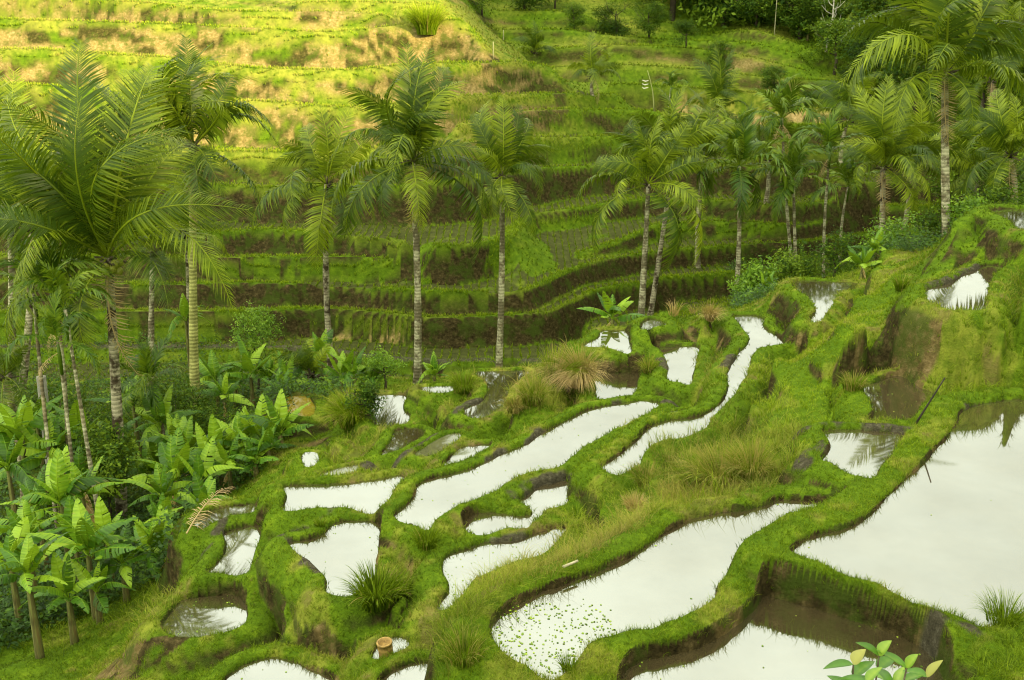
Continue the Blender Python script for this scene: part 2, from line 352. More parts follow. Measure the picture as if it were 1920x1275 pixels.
Q5 = [(-300,340),(200,345),(380,348),(500,352),(600,353),(700,351),(800,345),(900,330),(1000,315),(1110,312),(1220,310),(1350,312),(1480,320),(1600,330)]
lip(Q5, None, lambda u: float(np.interp(u, [600, 850, 1000, 1140, 1550], [H4, H4 + .3, H4 + .25, H4 + .05, H4 + .2])) + .12, .5, .25, 'mid')
Q6 = [(-300,270),(200,278),(430,285),(560,286),(700,280),(850,268),(965,258),(1080,257),(1180,256),(1300,262)]
lip(Q6, None, along(Q5), .6, .25, 'mid')
Q7 = [(860,232),(920,222),(975,208),(1060,205),(1100,207),(1170,206),(1232,210),(1245,222)]
lip(Q7, None, along(Q6), .8, .25, 'mid')
Q8 = [(-300,150),(0,158),(100,163),(250,176),(350,184),(430,190),(520,193),(600,200),(700,200),(800,187),(850,180),(960,177),(1060,175),(1110,180),(1155,176),(1165,190)]
lip(Q8, None, lambda u: along(Q6)(u) if u < 870 else along(Q7)(u), 1.0, .3, 'lit', .6)
Q9 = [(-300,85),(0,93),(100,95),(200,103),(300,108),(380,115),(450,126),(550,131),(650,133),(725,126),(800,120),(900,118),(960,115),(1010,122),(1040,132),(1045,150)]
lip(Q9, None, along(Q8), 1.0, .3, 'lit', .6)
Q10 = [(-300,30),(100,40),(320,47),(400,51),(500,55),(600,61),(700,54),(760,46),(820,40),(870,40),(890,60),(900,80)]
lip(Q10, None, along(Q9), 1.1, .3, 'lit', .8)
Q11 = [(-300,-30),(100,-10),(200,0),(310,10),(400,20),(500,23),(650,23),(690,26),(740,30),(800,30)]
lip(Q11, None, along(Q10), .5, .25, 'lit', .6)
lip([(560,5),(690,5),(780,8),(825,11),(835,30)], None, along(Q11), .6, .25, 'lit', .8)
h9 = hn(135)
for D, z in ((82, CZ + 3.2), (95, CZ + 9.5)):
    P = np.array([(-.9 * D, D), (-.3 * D, D), (-.09 * D, D)]); s = window(P, 1); d, _, _ = seg_dist(GX[s], GY[s], P, False)
    HZ[s] = np.where((d < .8) & np.isnan(HZ[s]), z, HZ[s])
# the hill further back on the right
def farline(pts, D, w=.35, foot=None, kind='far'):
    """lip at ground distances D; foot = (lean, rise)"""
    Ds = np.interp([p[0] for p in pts], *zip(*D)) if isinstance(D, list) else np.full(len(pts), D)
    W = np.array([tuple(PD(u, v, d)) for (u, v), d in zip(pts, Ds)]); W = catmull(W, False, 4)
    def put(P, ww, flat=0):
        s = window(P[:, :2], ww + .3)
        if s[0].start >= s[0].stop: return
        d, _, t = seg_dist(GX[s], GY[s], P[:, :2], False); z = np.interp(t, np.arange(len(P)), P[:, 2])
        m = (d < ww) & np.isnan(HZ[s]); HZ[s] = np.where(m, z, HZ[s])
    put(W, w)
    if foot:
        P = W.copy(); P[:, :2] *= 1 - (foot[0] + w) / P[:, 1:2]; P[:, 2] -= foot[1]; put(P, .15)
    P = W.copy(); P[:, :2] *= 1 + (w + .8) / P[:, 1:2]; P[:, 2] -= .1; put(P, .3)
    LIPS.append((W, kind))
farline([(1250,225),(1400,214),(1480,204),(1560,206),(1700,215),(1900,220),(2200,220)], 77, foot=(.5, 1.2))
farline([(1290,262),(1480,234),(1600,240),(1750,250),(1950,255),(2200,255)], 73, foot=(.5, 1.3))
farline([(1330,300),(1480,285),(1600,292),(1750,290),(1950,290),(2200,290)], 69, foot=(.5, 1.2))
farline([(1560,335),(1650,343),(1760,346),(1950,340),(2200,330)], 65, foot=(.4, 1.1))
farline([(1650,385),(1760,386),(1950,380),(2200,370)], 62, foot=(.4, 1.0))
farline([(1148,157),(1250,161),(1400,173),(1500,181),(1600,188),(1700,190),(1900,185),(2200,185)], 83, foot=(.5, 2.0))
farline([(1000,100),(1060,90),(1160,84),(1310,92),(1400,105),(1500,130)], [(1000,92),(1300,92),(1500,90)], foot=(.9, 1.5))
farline([(930,56),(1060,56),(1150,67),(1280,76),(1400,80),(1500,102)], [(900,97),(1300,96.5),(1500,94)], foot=(.9, 1.3))
farline([(1020,128),(1150,121),(1300,130),(1450,146),(1560,152),(1640,160)], 87.5, foot=(.8, 1.3))
farline([(930,20),(1060,22),(1110,35),(1150,50),(1230,58),(1310,64),(1345,62),(1380,58),(1420,56),(1485,78),(1540,96),(1585,112),(1600,130)], [(900,101),(1300,101),(1600,93)], foot=(1.0, 1.5))
farline([(920,-25),(1060,-15),(1200,-8),(1300,0)], 108, foot=(2, 1.2))
farline([(1640,100),(1800,60),(2000,40),(2300,20)], [(1640,105),(2300,100)])
HZ[-3:, :] = CZ + 22
HZ[:3, :] = CZ - 3.0
HZ[(np.abs(GY - 6) < .03) & np.isnan(HZ)] = CZ - 5.4
s = (slice(None), slice(NA - 3, NA)); HZ[np.isnan(HZ) & (GA > .815) & (GY > 40) & (GY < 70)] = CZ - 8
# ---- fill everything between by relaxation, coarse to fine
def fill(Hc):
    m0 = ~np.isnan(Hc); levels = [(np.where(m0, Hc, 0.0), m0.astype(float))]
    while min(levels[-1][0].shape) > 12:
        v, w = levels[-1]; r, c = (v.shape[0] + 1) // 2 * 2, (v.shape[1] + 1) // 2 * 2
        vv = np.zeros((r, c)); ww = np.zeros((r, c)); vv[:v.shape[0], :v.shape[1]] = v * (w > 0); ww[:v.shape[0], :v.shape[1]] = w > 0
        sv = vv.reshape(r // 2, 2, c // 2, 2).sum((1, 3)); sw = ww.reshape(r // 2, 2, c // 2, 2).sum((1, 3))
        levels.append((np.where(sw > 0, sv / np.maximum(sw, 1), 0), sw))
    cur = None
    for v, w in reversed(levels):
        m = w > 0
        if cur is None: cur = np.where(m, v, v[m].mean())
        else:
            cur = np.repeat(np.repeat(cur, 2, 0), 2, 1)[:v.shape[0], :v.shape[1]]
            cur = np.where(m, v, cur)
        for _ in range(70):
            p = np.pad(cur, 1, mode='edge')
            n = (p[:-2, 1:-1] + p[2:, 1:-1] + p[1:-1, :-2] + p[1:-1, 2:]) * .25
            cur = np.where(m, v, n)
    return cur
HT = fill(HZ)
free = np.isnan(HZ)
amp = np.clip((GY - 8) / 40, .3, 1.0)
HT = HT + np.where(free, (fbm(GX, GY, 1.1, 11, 4) * .07 + fbm(GX, GY, .35, 21, 2) * .08) * amp, fbm(GX, GY, 3, 31, 2) * .012)
lowm = (~PONDM) & (GY < 44)                    # slumped, not knife-cut, banks
for _ in range(4):
    p = np.pad(HT, 1, mode='edge'); bl = (p[:-2, 1:-1] + p[2:, 1:-1] + p[1:-1, :-2] + p[1:-1, 2:] + 2 * p[1:-1, 1:-1]) / 6
    HT = np.where(lowm, bl, HT)
_w = np.clip((GY - 42) / 4, 0, 1)               # the far walls run true along their length
_hh = HT
for _k in (9, 7, 5):
    _c = np.cumsum(np.pad(_hh, ((0, 0), (_k // 2 + 1, _k // 2)), mode='edge'), axis=1); _hh = (_c[:, _k:] - _c[:, :-_k]) / _k
HT = HT * (1 - _w) + _hh * _w
_gr = np.hypot(np.gradient(HT, axis=0) / np.gradient(GY, axis=0), 0)
HT = HT + np.where(lowm, np.clip(_gr - .6, 0, 1.2) * .06 * fbm(GX + HT, GY - HT, 2.6, 91, 3), 0)
def ground(x, y):
    a = (x / y - AA[0]) / (AA[1] - AA[0]); j = (math.log(y) - math.log(YY[0])) / (math.log(YY[1]) - math.log(YY[0]))
    i0 = int(min(max(a, 0), NA - 2)); j0 = int(min(max(j, 0), NY - 2)); fa = min(max(a - i0, 0), 1); fj = min(max(j - j0, 0), 1)
    return float((HT[j0, i0] * (1 - fa) + HT[j0, i0 + 1] * fa) * (1 - fj) + (HT[j0 + 1, i0] * (1 - fa) + HT[j0 + 1, i0 + 1] * fa) * fj)
def seat(u, v, y):                             # the ground under the plumb line through a pixel at distance y
    a = ray(u, v)[0]; return Vector((a * y, y, ground(a * y, y)))
def hit(u, v):                                 # where the view ray meets the ground
    a, t = ray(u, v); ys = YY; i = int(np.clip(round((a - AA[0]) / (AA[1] - AA[0])), 0, NA - 1))
    below = CZ + t * ys <= HT[:, i]; j = int(np.argmax(below)) if below.any() else NY - 1
    y = ys[j]; return Vector((a * y, y, HT[j, i]))
# slope
dzr = np.gradient(HT, axis=0) / np.gradient(GY, axis=0)
dzc = np.gradient(HT, axis=1) / (np.gradient(GX, axis=1))
SL = np.hypot(dzr, dzc)
UU, VV = proj(GX, GY, HT)
def inpoly(U, V, pts):
    P = np.asarray(pts, float); ins = np.zeros(U.shape, bool); m = len(P)
    for i in range(m):
        x0, y0 = P[i]; x1, y1 = P[(i + 1) % m]
        ins ^= ((y0 > V) != (y1 > V)) & (U < (x1 - x0) * (V - y0) / ((y1 - y0) or 1e-9) + x0)
    return ins
# ------------------------------------------------------------------ what the ground is made of
N1 = fbm(GX, GY, .9, 41, 4); N2 = fbm(GX, GY, .28, 51, 3); N3 = fbm(GX, GY, 3.5, 61, 2)
# walls keep a steady noise down their face: sample with height too
N4 = fbm(GX * .8 + HT * .9, GY * .5 - HT * .7, 1.3, 71, 3)
sstep = lambda x, a, b: (lambda t: t * t * (3 - 2 * t))(np.clip((x - a) / (b - a), 0, 1))
hill = GY > 43.5
crest = HT.copy()
for _k in range(1, 24): crest[:-_k] = np.where((GY[:-_k] > 43.5) & (_k > 10), crest[:-_k], np.maximum(crest[:-_k], HT[_k:]))
_c2 = HT.copy()
for _k in range(1, 14): _c2[:, :-_k] = np.maximum(_c2[:, :-_k], HT[:, _k:]); _c2[:, _k:] = np.maximum(_c2[:, _k:], HT[:, :-_k])
crest = np.where(hill, crest, np.maximum(crest, _c2))
DC = crest - HT                                # how far below the brink of its wall
NW = fbm(GX * .8 + GY * .3 + HT * .5, HT * 2.6 + GY * .3, .30, 81, 4); NW2 = fbm(GX * .9 + GY * .3, HT * 3.2 + GY * .4, .8, 85, 3)
far = GY > 78
steep = sstep(SL + .3 * NW2, .85, 1.35)
EARTH = np.where(hill, steep, sstep(SL + .35 * N4, 1.25, 1.9))
INNER = np.zeros(GA.shape, np.float32)
for s, sd, h, w, bh in ring_jobs:
    INNER[s] = np.maximum(INNER[s], ((sd > -.02) & (sd < .06 + .02 * NJ[s])).astype(np.float32))
for pl, r in [                                                        # grey mud left on the bunds
    (Z4([(520,872),(600,840),(700,795),(800,735),(880,690),(1000,645)]), 9.85), (Z4([(1100,842),(1180,805),(1250,775),(1330,735),(1400,690),(1480,660)]), 9.0),
    (Z4([(1260,990),(1330,950),(1420,915),(1500,900),(1560,895)]), 9.0), (Z3([(1185,700),(1150,735),(1090,760),(1030,770),(985,780),(1010,815),(1060,850),(1110,900),(1140,950)]), 9.65),
    (Z3([(700,695),(760,665),(830,640),(915,630)]), 10.2), (Z3([(810,770),(790,820),(760,860),(720,900),(690,930)]), 10.4),
    (Z8([(700,135),(780,115),(900,118),(1050,125),(1140,140)]), 7.0), (Z8([(690,285),(740,250),(800,215)]), 7.0), (Z8([(1300,975),(1360,1005),(1440,1030)]), 6.85),
    (Z8([(1440,20),(1530,5)]), 6.9), (Z6([(1040,480),(1000,500),(950,540),(910,590)]), 8.5), (Z6([(420,490),(500,500),(560,560),(590,620)]), 8.85),
    (Z4([(990,600),(980,570),(1040,540),(1100,520)]), 9.9), (Z6([(180,465),(215,430)]), 8.7), (Z7([(1000,510),(1100,470),(1200,430),(1290,395)]), 5.6),
    (Z4([(30,560),(80,500),(60,600)]), 10.8), (Z6([(380,790),(300,785),(600,790),(650,800)]), 9.0), (Z5([(560,470),(640,455),(720,450),(800,440)]), 9.05), (Z4([(400,470),(480,520),(540,610)]), 10.4)]:
    W = np.array([PH(u, v, r)[:2] for u, v in pl]); W = catmull(W, False, 4); s = window(W, .6)
    d, _, _ = seg_dist(GX[s], GY[s], W, False); MUD[s] = np.maximum(MUD[s], sstep(-d + .09 * N3[s] + .10 * N1[s], -.17, -.10) * sstep(N3[s] + .6 * N1[s], -.7, -.1))
def zone(P, lo=0, hi=300): return inpoly(UU, VV, P) & (GY > lo) & (GY < hi)
# bare earth faces seen in the near terraces
for P, lo, hi in [(Z7([(530,1030),(600,940),(660,870),(720,780),(820,650),(900,620),(1010,640),(1065,690),(1000,800),(940,880),(1010,1020),(980,1100),(850,1040),(700,1030)]), 19, 26),
                  (Z7([(960,450),(1060,370),(1150,200),(1220,130),(1340,150),(1370,220),(1270,330),(1150,420),(1060,400)]), 22, 30),
                  (Z8([(500,890),(560,830),(700,850),(850,900),(1000,960),(1150,1020),(1300,1080),(1390,1150),(1330,1200),(1150,1100),(850,990)]), 9, 16),
                  (Z8([(580,380),(650,365),(760,370),(870,390),(960,410),(900,470),(700,470),(580,460)]), 13, 19),
                  (Z6([(1150,250),(1250,210),(1340,270),(1320,330),(1290,470),(1180,480),(1080,380)]), 25, 33), (Z6([(1330,450),(1400,400),(1500,250),(1600,230),(1600,300),(1480,400)]), 22, 33),
                  (Z6([(460,420),(560,380),(700,370),(760,400),(740,480),(620,490),(500,460)]), 26, 32), (Z6([(130,560),(300,570),(470,500),(430,640),(180,640)]), 24, 30),
                  (Z4([(575,1190),(650,1180),(760,1200),(700,1275),(565,1275)]), 14, 22), (Z3([(640,1000),(700,935),(850,930),(850,985)]), 17, 22), (Z3([(835,960),(870,900),(880,1060),(850,1080)]), 16, 22),
                  (Z4([(0,620),(60,600),(250,640),(400,700),(300,760),(0,770)]), 23, 34), (Z4([(690,550),(740,470),(810,480),(760,570),(715,620)]), 24, 32), (Z4([(980,630),(1100,610),(1060,660),(960,670)]), 20, 27)]:
    m = zone(P, lo, hi) & ~PONDM & (N1 + .5 * N3 > -.7); EARTH = np.where(m, np.maximum(EARTH, sstep(SL + .4 * N1, .25, .7)), EARTH)
# walls that are overgrown instead of bare
for P, lo, hi in [([(380,486),(745,486),(810,530),(600,525),(380,515)], 44, 60), ([(580,590),(770,600),(770,625),(580,625)], 44, 60), ([(0,590),(400,590),(430,660),(0,700)], 40, 60),
                  ([(930,420),(1130,400),(1180,450),(1000,520),(900,530)], 44, 70), ([(1230,420),(1480,420),(1480,440),(1230,445)], 44, 80)]:
    m = zone(P, lo, hi); EARTH = np.where(m, EARTH * sstep(N1, .25, .6), EARTH)
litw = sstep(-UU, -1230, -900) * sstep(HT, CZ - hn(350), CZ - hn(280)) * (GY < 90) * (GY > 45)  # slope where sunlight is also put into the ground colour
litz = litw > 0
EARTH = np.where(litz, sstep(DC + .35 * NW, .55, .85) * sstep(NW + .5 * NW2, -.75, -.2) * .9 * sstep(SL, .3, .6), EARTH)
EARTH = np.where(far, EARTH * sstep(NW + .5 * NW2, -.5, .2) * .85, EARTH)
m = zone([(1768,588),(1850,575),(1960,400),(1990,700),(1920,760),(1840,748),(1745,805),(1720,740),(1760,680)], 15, 30); EARTH = np.where(m, 0, EARTH)
EARTH = np.maximum(EARTH, 0); EARTH[free & (GY > 100)] *= .3
EARTH *= np.where(hill, sstep(DC + .12 * NW, .10, .22), sstep(DC + .10 * N4, .10, .20))
EARTH = np.maximum(EARTH, INNER); BARE = sstep(N1 + .8 * N3 + .3 * N2, .85, 1.1) * (~hill) * .6; EARTH = np.maximum(EARTH, BARE)
vz = zone([(-60,690),(420,680),(760,700),(560,760),(500,850),(480,900),(350,960),(300,1090),(0,1200),(-60,1200)], 17, 43); EARTH = np.where(vz, np.maximum(EARTH, .6), EARTH)
# drained fields on the hillside
lipd = np.full(GA.shape, 9.0); pathm = np.zeros(GA.shape)
for W, kind in LIPS:
    if W[:, 1].min() < 40: continue
    s = window(W[:, :2], 1.0); d, _, _ = seg_dist(GX[s], GY[s], W[:, :2], False); lipd[s] = np.minimum(lipd[s], d)
    if kind == 'path': pathm[s] = np.maximum(pathm[s], d < .28)
FIELD = ((SL < .45) & hill & ~far & (lipd > .3) & (GY < 78)).astype(np.float32) * sstep(-N1, -1.2, -.5)
MUD = np.maximum(MUD, pathm * .9)
# the washed-out bank below left and the red stair path on the right
for P, lo, hi in [(Z3([(330,1275),(470,1150),(560,1120),(680,1120),(600,1180),(480,1275)]), 13, 24), ([(1690,385),(1712,385),(1722,410),(1760,428),(1740,430),(1700,415)], 50, 75)]:
    m = zone(P, lo, hi); EARTH = np.where(m, np.maximum(EARTH, sstep(N1 + N3 * .5, -.35, .1)), EARTH)
DRY = np.where(hill, sstep(NW, .1, .7) * .22, sstep(N1 + .5 * N3, .05, .6) * .42)
bare = sstep(N1 + .8 * N3 + .3 * N2, .75, 1.05) * (~hill) * .75
DRY = np.maximum(DRY, .58 * litw * sstep(NW2, -.9, .2)); DRY = np.maximum(DRY, far * .35 * (.5 + NW))  # dryness plus painted sun on the lit slope, painted shade on far hill
for P, lo, hi, a in [([(840,650),(1120,680),(1120,760),(950,760)], 22, 32, .7), (Z5([(30,600),(380,560),(400,720),(300,860),(0,930),(0,800)]), 12, 20, .6), ([(1270,180),(1560,200),(1560,330),(1250,300)], 75, 98, .8),
                     ([(620,628),(760,625),(770,645),(620,645)], 44, 48, 1.0), (Z8([(0,250),(250,150),(560,130),(620,330),(350,450),(0,500)]), 10, 20, .55)]:
    m = zone(P, lo, hi); DRY = np.where(m, np.maximum(DRY, a * sstep(N1 + .5 * N3, -.6, .3)), DRY)

vid = np.arange(NA * NY).reshape(NY, NA)
quads = np.stack([vid[:-1, :-1], vid[:-1, 1:], vid[1:, 1:], vid[1:, :-1]], -1).reshape(-1, 4)
cols = np.stack([EARTH, MUD, DRY, FIELD], -1).reshape(-1, 4)
m = NT('terrain')
at = m.n('Attribute', _attribute_name='Col'); sep = m.n('SeparateColor'); m.set(sep.inputs[0], at.outputs['Color'])
e, mu, dr, fi = sep.outputs[0], sep.outputs[1], sep.outputs[2], at.outputs['Alpha']
P0 = m.pos()
n_big, n_mid, n_fine = m.noise(.35, 5, .6, P0), m.noise(2.6, 6, .65, P0), m.noise(24, 4, .7, P0)
streak = m.noise(5, 5, .7, m.pos((1.1, 1.1, 1.3)))
g = m.ramp(n_mid, (.3, (.055, .100, .004)), (.52, (.105, .175, .007)), (.72, (.185, .270, .012)))
g = m.mix(m.ramp(n_fine, (.35, 0), (.7, .7)), g, (.045, .095, .006))
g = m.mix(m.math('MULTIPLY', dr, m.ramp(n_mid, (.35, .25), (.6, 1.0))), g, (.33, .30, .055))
ea = m.ramp(streak, (.3, (.014, .011, .004)), (.5, (.042, .033, .012)), (.62, (.080, .062, .024)), (.80, (.18, .135, .06)))
ea2 = m.ramp(streak, (.25, (.16, .12, .035)), (.5, (.36, .26, .10)), (.75, (.60, .44, .22)))
ea = m.mix(m.math('SUBTRACT', m.math('MULTIPLY', dr, 2.2), .62, True), ea, ea2)
sx = m.n('SeparateXYZ'); m.set(sx.inputs[0], P0)
ea = m.mix(m.ramp(m.noise(1.3, 5, .7, P0), (.47, 0), (.60, .75)), ea, (.045, .075, .008))
mud = m.ramp(m.noise(9, 6, .75, P0), (.3, (.028, .025, .015)), (.55, (.090, .082, .052)), (.75, (.20, .185, .13)))
fld = m.ramp(n_mid, (.3, (.035, .040, .012)), (.6, (.075, .085, .022)), (.8, (.13, .15, .03)))
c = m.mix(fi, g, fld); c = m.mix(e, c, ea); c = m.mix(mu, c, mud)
hgt = m.math('ADD', m.math('MULTIPLY', n_mid, .6), m.math('MULTIPLY', n_fine, .5))
hgt = m.math('ADD', hgt, m.math('MULTIPLY', m.noise(9, 6, .75, P0), m.math('MULTIPLY', mu, 1.2)))
M_TERR = m.bsdf(c, .85, m.bump(hgt, .8, .12), .05)
me = np_mesh('terrain', np.stack([GX, GY, HT], -1).reshape(-1, 3), quads, M_TERR, True, cols)
tag(link('terrain', me), kind='structure')
# a broad base under and around it all, out to the horizon
b = MB(); b.add([(-900, -600, -12), (900, -600, -12), (900, 900, -12), (-900, 900, -12)], [(0, 1, 2, 3)], c=[0, 0, .2, 0]); tag(b.build('ground', M_TERR, smooth=False), kind='structure')

# ------------------------------------------------------------------ water
def water_mat(name, base, mirror):
    m = NT(name); P0 = m.pos()
    bm = m.bump(m.noise(1.6, 3, .5, m.pos((1, 2.2, 1))), .02, .01)
    d = m.n('BsdfDiffuse'); m.set(d.inputs[0], m.mix(m.ramp(m.noise(1.2, 5, .6, P0), (.35, 0), (.7, 1)), base, tuple(x * 1.5 for x in base))); 
    gl = m.n('BsdfGlossy'); gl.inputs['Roughness'].default_value = .03; gl.inputs[0].default_value = (.90, .96, .97, 1); m.set(gl.inputs['Normal'], bm)
    lw = m.n('Fresnel'); lw.inputs[0].default_value = 1.33
    fac = m.math('MULTIPLY', m.math('ADD', m.math('MULTIPLY', lw.outputs[0], .6), mirror, True), m.ramp(m.noise(.55, 5, .55, P0), (.3, .84), (.65, 1.0)))
    mx = m.n('MixShader'); m.set(mx.inputs[0], fac); m.t.links.new(d.outputs[0], mx.inputs[1]); m.t.links.new(gl.outputs[0], mx.inputs[2])
    m.t.links.new(mx.outputs[0], m.out.inputs[0]); return m.m
M_WATER = water_mat('water', (.045, .034, .015), .44)
M_OCHRE = water_mat('ochre_water', (.16, .12, .01), .06)
M_DULL = water_mat('muddy_water', (.085, .085, .04), .2)
def offset_poly(W, d):
    T = np.roll(W, -1, 0) - np.roll(W, 1, 0); T /= np.linalg.norm(T, axis=1)[:, None] + 1e-9
    A = .5 * np.sum(W[:, 0] * np.roll(W[:, 1], -1) - np.roll(W[:, 0], -1) * W[:, 1])
    Nn = np.stack([T[:, 1], -T[:, 0]], -1) * (1 if A > 0 else -1); return W + Nn * d
from mathutils.geometry import tessellate_polygon
for k, (h, w, bh, pts) in PONDS.items():
    W = offset_poly(PW[k], .09); V = [Vector((x, y, CZ - h)) for x, y in W]
    tris = tessellate_polygon([V]); tris = [(a, c_, b_) if (V[b_] - V[a]).cross(V[c_] - V[a]).z < 0 else (a, b_, c_) for a, b_, c_ in tris]
    me = np_mesh('water', np.array([tuple(v) for v in V]), np.array(tris), {'Z5': M_OCHRE, 'Zd': M_DULL, 'Z9': M_DULL}.get(k, M_WATER), False)
    tag(link('water', me), kind='structure')
# ------------------------------------------------------------------ grass, as real blades
def leaf_mat(name, lo, mid, hi, trans=.35, rough=.55, spec=.25, vary=0.0):
    """colour runs with the Col attribute: r = tone, g = dryness, b = along the blade"""
    m = NT(name); oi = m.n('ObjectInfo').outputs['Random']; at = m.n('Attribute', _attribute_name='Col'); sp_ = m.n('SeparateColor'); m.set(sp_.inputs[0], at.outputs['Color'])
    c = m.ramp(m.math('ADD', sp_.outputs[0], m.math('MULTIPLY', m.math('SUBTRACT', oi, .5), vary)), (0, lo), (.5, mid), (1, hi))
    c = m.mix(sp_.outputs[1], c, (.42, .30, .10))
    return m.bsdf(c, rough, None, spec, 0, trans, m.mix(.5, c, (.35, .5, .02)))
M_GRASS = leaf_mat('grass', (.028, .055, .002), (.145, .225, .004), (.40, .48, .018), .32, .55, .15)
def blades(name, px, py, pz, hgt, wid, lean, tone, dry, nb, label, kind='stuff', segs=2, out=None, cat='grass', spread=.6):
    """nb blades for each root point, arrays per root"""
    n = len(px); px, py, pz, hgt, wid, lean, tone, dry = [np.repeat(np.broadcast_to(a, (n,)), nb) for a in (px, py, pz, hgt, wid, lean, tone, dry)]
    N = len(px); th = rng.random(N) * 2 * math.pi; hgt = hgt * rng.uniform(.55, 1.15, N)
    r0 = hgt * spread * rng.random(N) * .5
    bx, by = px + np.cos(th) * r0, py + np.sin(th) * r0
    ln = lean * rng.uniform(.3, 1.3, N)
    if out is None: ox, oy = np.cos(th), np.sin(th)
    else:
        ph = rng.random(N) * 2 * math.pi; ox, oy = out[0] + .8 * np.cos(ph), out[1] + .8 * np.sin(ph)
    fa = rng.random(N) * 2 * math.pi; sx, sy = np.cos(fa), np.sin(fa)
    ts = np.linspace(0, 1, segs + 1); V = []; C = []
    tone = np.clip(tone + rng.normal(0, .24, N), 0, 1); dr = np.clip(dry * (rng.random(N) < .35 + dry) * rng.uniform(.5, 1.2, N), 0, 1)
    for i, t in enumerate(ts):
        bend = ln * t * t * hgt; zz = hgt * (t - .45 * ln * t * t)
        cx, cy, cz = bx + ox * bend, by + oy * bend, pz - .02 + zz
        w = wid * (1 - t) ** .7 * .5
        if i < segs:
            V += [np.stack([cx - sx * w, cy - sy * w, cz], -1), np.stack([cx + sx * w, cy + sy * w, cz], -1)]
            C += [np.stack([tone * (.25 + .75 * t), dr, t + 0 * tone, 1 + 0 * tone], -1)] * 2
        else:
            V.append(np.stack([cx, cy, cz], -1)); C.append(np.stack([np.clip(tone * 1.1, 0, 1), dr, t + 0 * tone, 1 + 0 * tone], -1))
    nv = len(V); V = np.stack(V, 1).reshape(-1, 3); C = np.stack(C, 1).reshape(-1, 4)
    base = np.arange(N) * nv; Q = [np.stack([base + 2 * i, base + 2 * i + 1, base + 2 * i + 3, base + 2 * i + 2], -1) for i in range(segs - 1)]
    T = np.stack([base + 2 * segs - 2, base + 2 * segs - 1, base + 2 * segs], -1)
    me = np_mesh(name, V, ([np.concatenate(Q)] if Q else []) + [T], M_GRASS, True, C)
    o = link(name, me); tag(o, label, cat, None, kind); return o
pxm = GY / cp / (F * 1024 / 1920)              # metres per final pixel, roughly
inframe = (UU > -60) & (UU < 1980) & (VV > -40) & (VV < 1330)
# is the cell seen (nothing nearer in the same column rises above it)?
el = (HT - CZ) / GY; run = np.maximum.accumulate(el, axis=0); seen = el >= np.vstack([run[:1] - 1, run[:-1]]) - .012
area = np.sqrt(1 + SL ** 2)
nog = np.clip(1 - (EARTH * np.where(GY > 43.5, 1.0, .88) + MUD * .88 + FIELD), 0, 1) * (~PONDM) * inframe * seen
near = GY < 43.5
TALL = np.zeros(GA.shape); DRYZ = np.zeros(GA.shape)
for P, lo, hi, a, dr in [                      # long grass: pixel outline, distance range, height, dryness
    (Z5([(420,830),(500,700),(700,600),(860,520),(930,430),(1000,370),(1100,290),(1250,240),(1450,200),(1600,150),(1920,60),(1920,220),(1700,260),(1500,300),(1400,400),(1300,470),(1150,550),(900,680),(700,770),(560,860),(480,1000),(420,1193),(250,1193),(300,1000)]), 10, 24, .38, .25),
    (Z6([(300,1190),(420,1130),(570,1040),(790,960),(900,830),(1000,700),(1050,560),(1150,520),(1250,800),(1500,830),(1380,900),(1250,1000),(1200,1150),(1100,1250),(600,1275),(300,1275)]), 15, 27, .32, .15),
    (Z8([(0,200),(150,150),(330,100),(560,130),(700,130),(680,260),(560,380),(570,440),(350,440),(0,480)]), 13, 22, .42, .35),
    ([(1770,600),(1850,575),(1960,400),(1990,700),(1920,760),(1850,740),(1750,800),(1740,720)], 15, 28, .26, .05), (Z8([(1560,1100),(1700,880),(1760,1275),(1350,1275),(1450,1180)]), 8, 13, .26, .02),
    (Z4([(260,780),(600,640),(560,760),(400,850),(250,880)]), 20, 32, .3, .1), (Z4([(960,380),(1060,370),(1080,470),(960,560)]), 22, 33, .35, .1),
    (Z4([(1240,430),(1500,210),(1620,300),(1690,400),(1690,500),(1400,600),(1230,560)]), 22, 31, .42, .35), (Z3([(880,800),(960,780),(1090,880),(1130,980),(1000,1050),(880,1060)]), 15, 22, .2, .05),
    (Z4([(740,600),(960,520),(980,590),(720,660)]), 22, 30, .25, .1), (Z4([(660,960),(760,900),(720,1020),(620,1100)]), 16, 25, .22, .05), (Z3([(400,1060),(700,980),(600,1100),(420,1090)]), 14, 24, .22, .05),
    (Z6([(700,480),(850,480),(920,560),(870,780),(720,800)]), 22, 29, .3, .05), ([(0,1000),(330,1060),(340,1150),(0,1230)], 15, 28, .3, .1), (Z7([(960,1250),(1100,900),(1300,650),(1507,500),(1507,900),(1200,1100)]), 16, 26, .22, .05)]:
    mz = zone(P, lo, hi); TALL = np.where(mz, np.maximum(TALL, a), TALL); DRYZ = np.where(mz, np.maximum(DRYZ, dr), DRYZ)
TONE = np.zeros(GA.shape)
for P, lo, hi, a in [([(1610,500),(1690,500),(1660,600),(1590,700),(1640,770),(1500,800),(1400,760),(1420,660),(1560,620)], 17, 36, .45), (Z5([(600,600),(900,500),(1100,250),(1500,180),(1500,330),(1200,470),(800,700),(500,850)]), 10, 24, .25),
                     (Z8([(650,690),(1000,500),(1400,60),(1250,60),(1000,350),(600,600),(480,700)]), 9, 20, .1), (Z4([(100,900),(700,800),(900,870),(500,940)]), 15, 30, .15), ([(380,860),(620,820),(620,900),(380,900)], 18, 30, .1)]:
    TONE = np.where(zone(P, lo, hi), a, TONE)
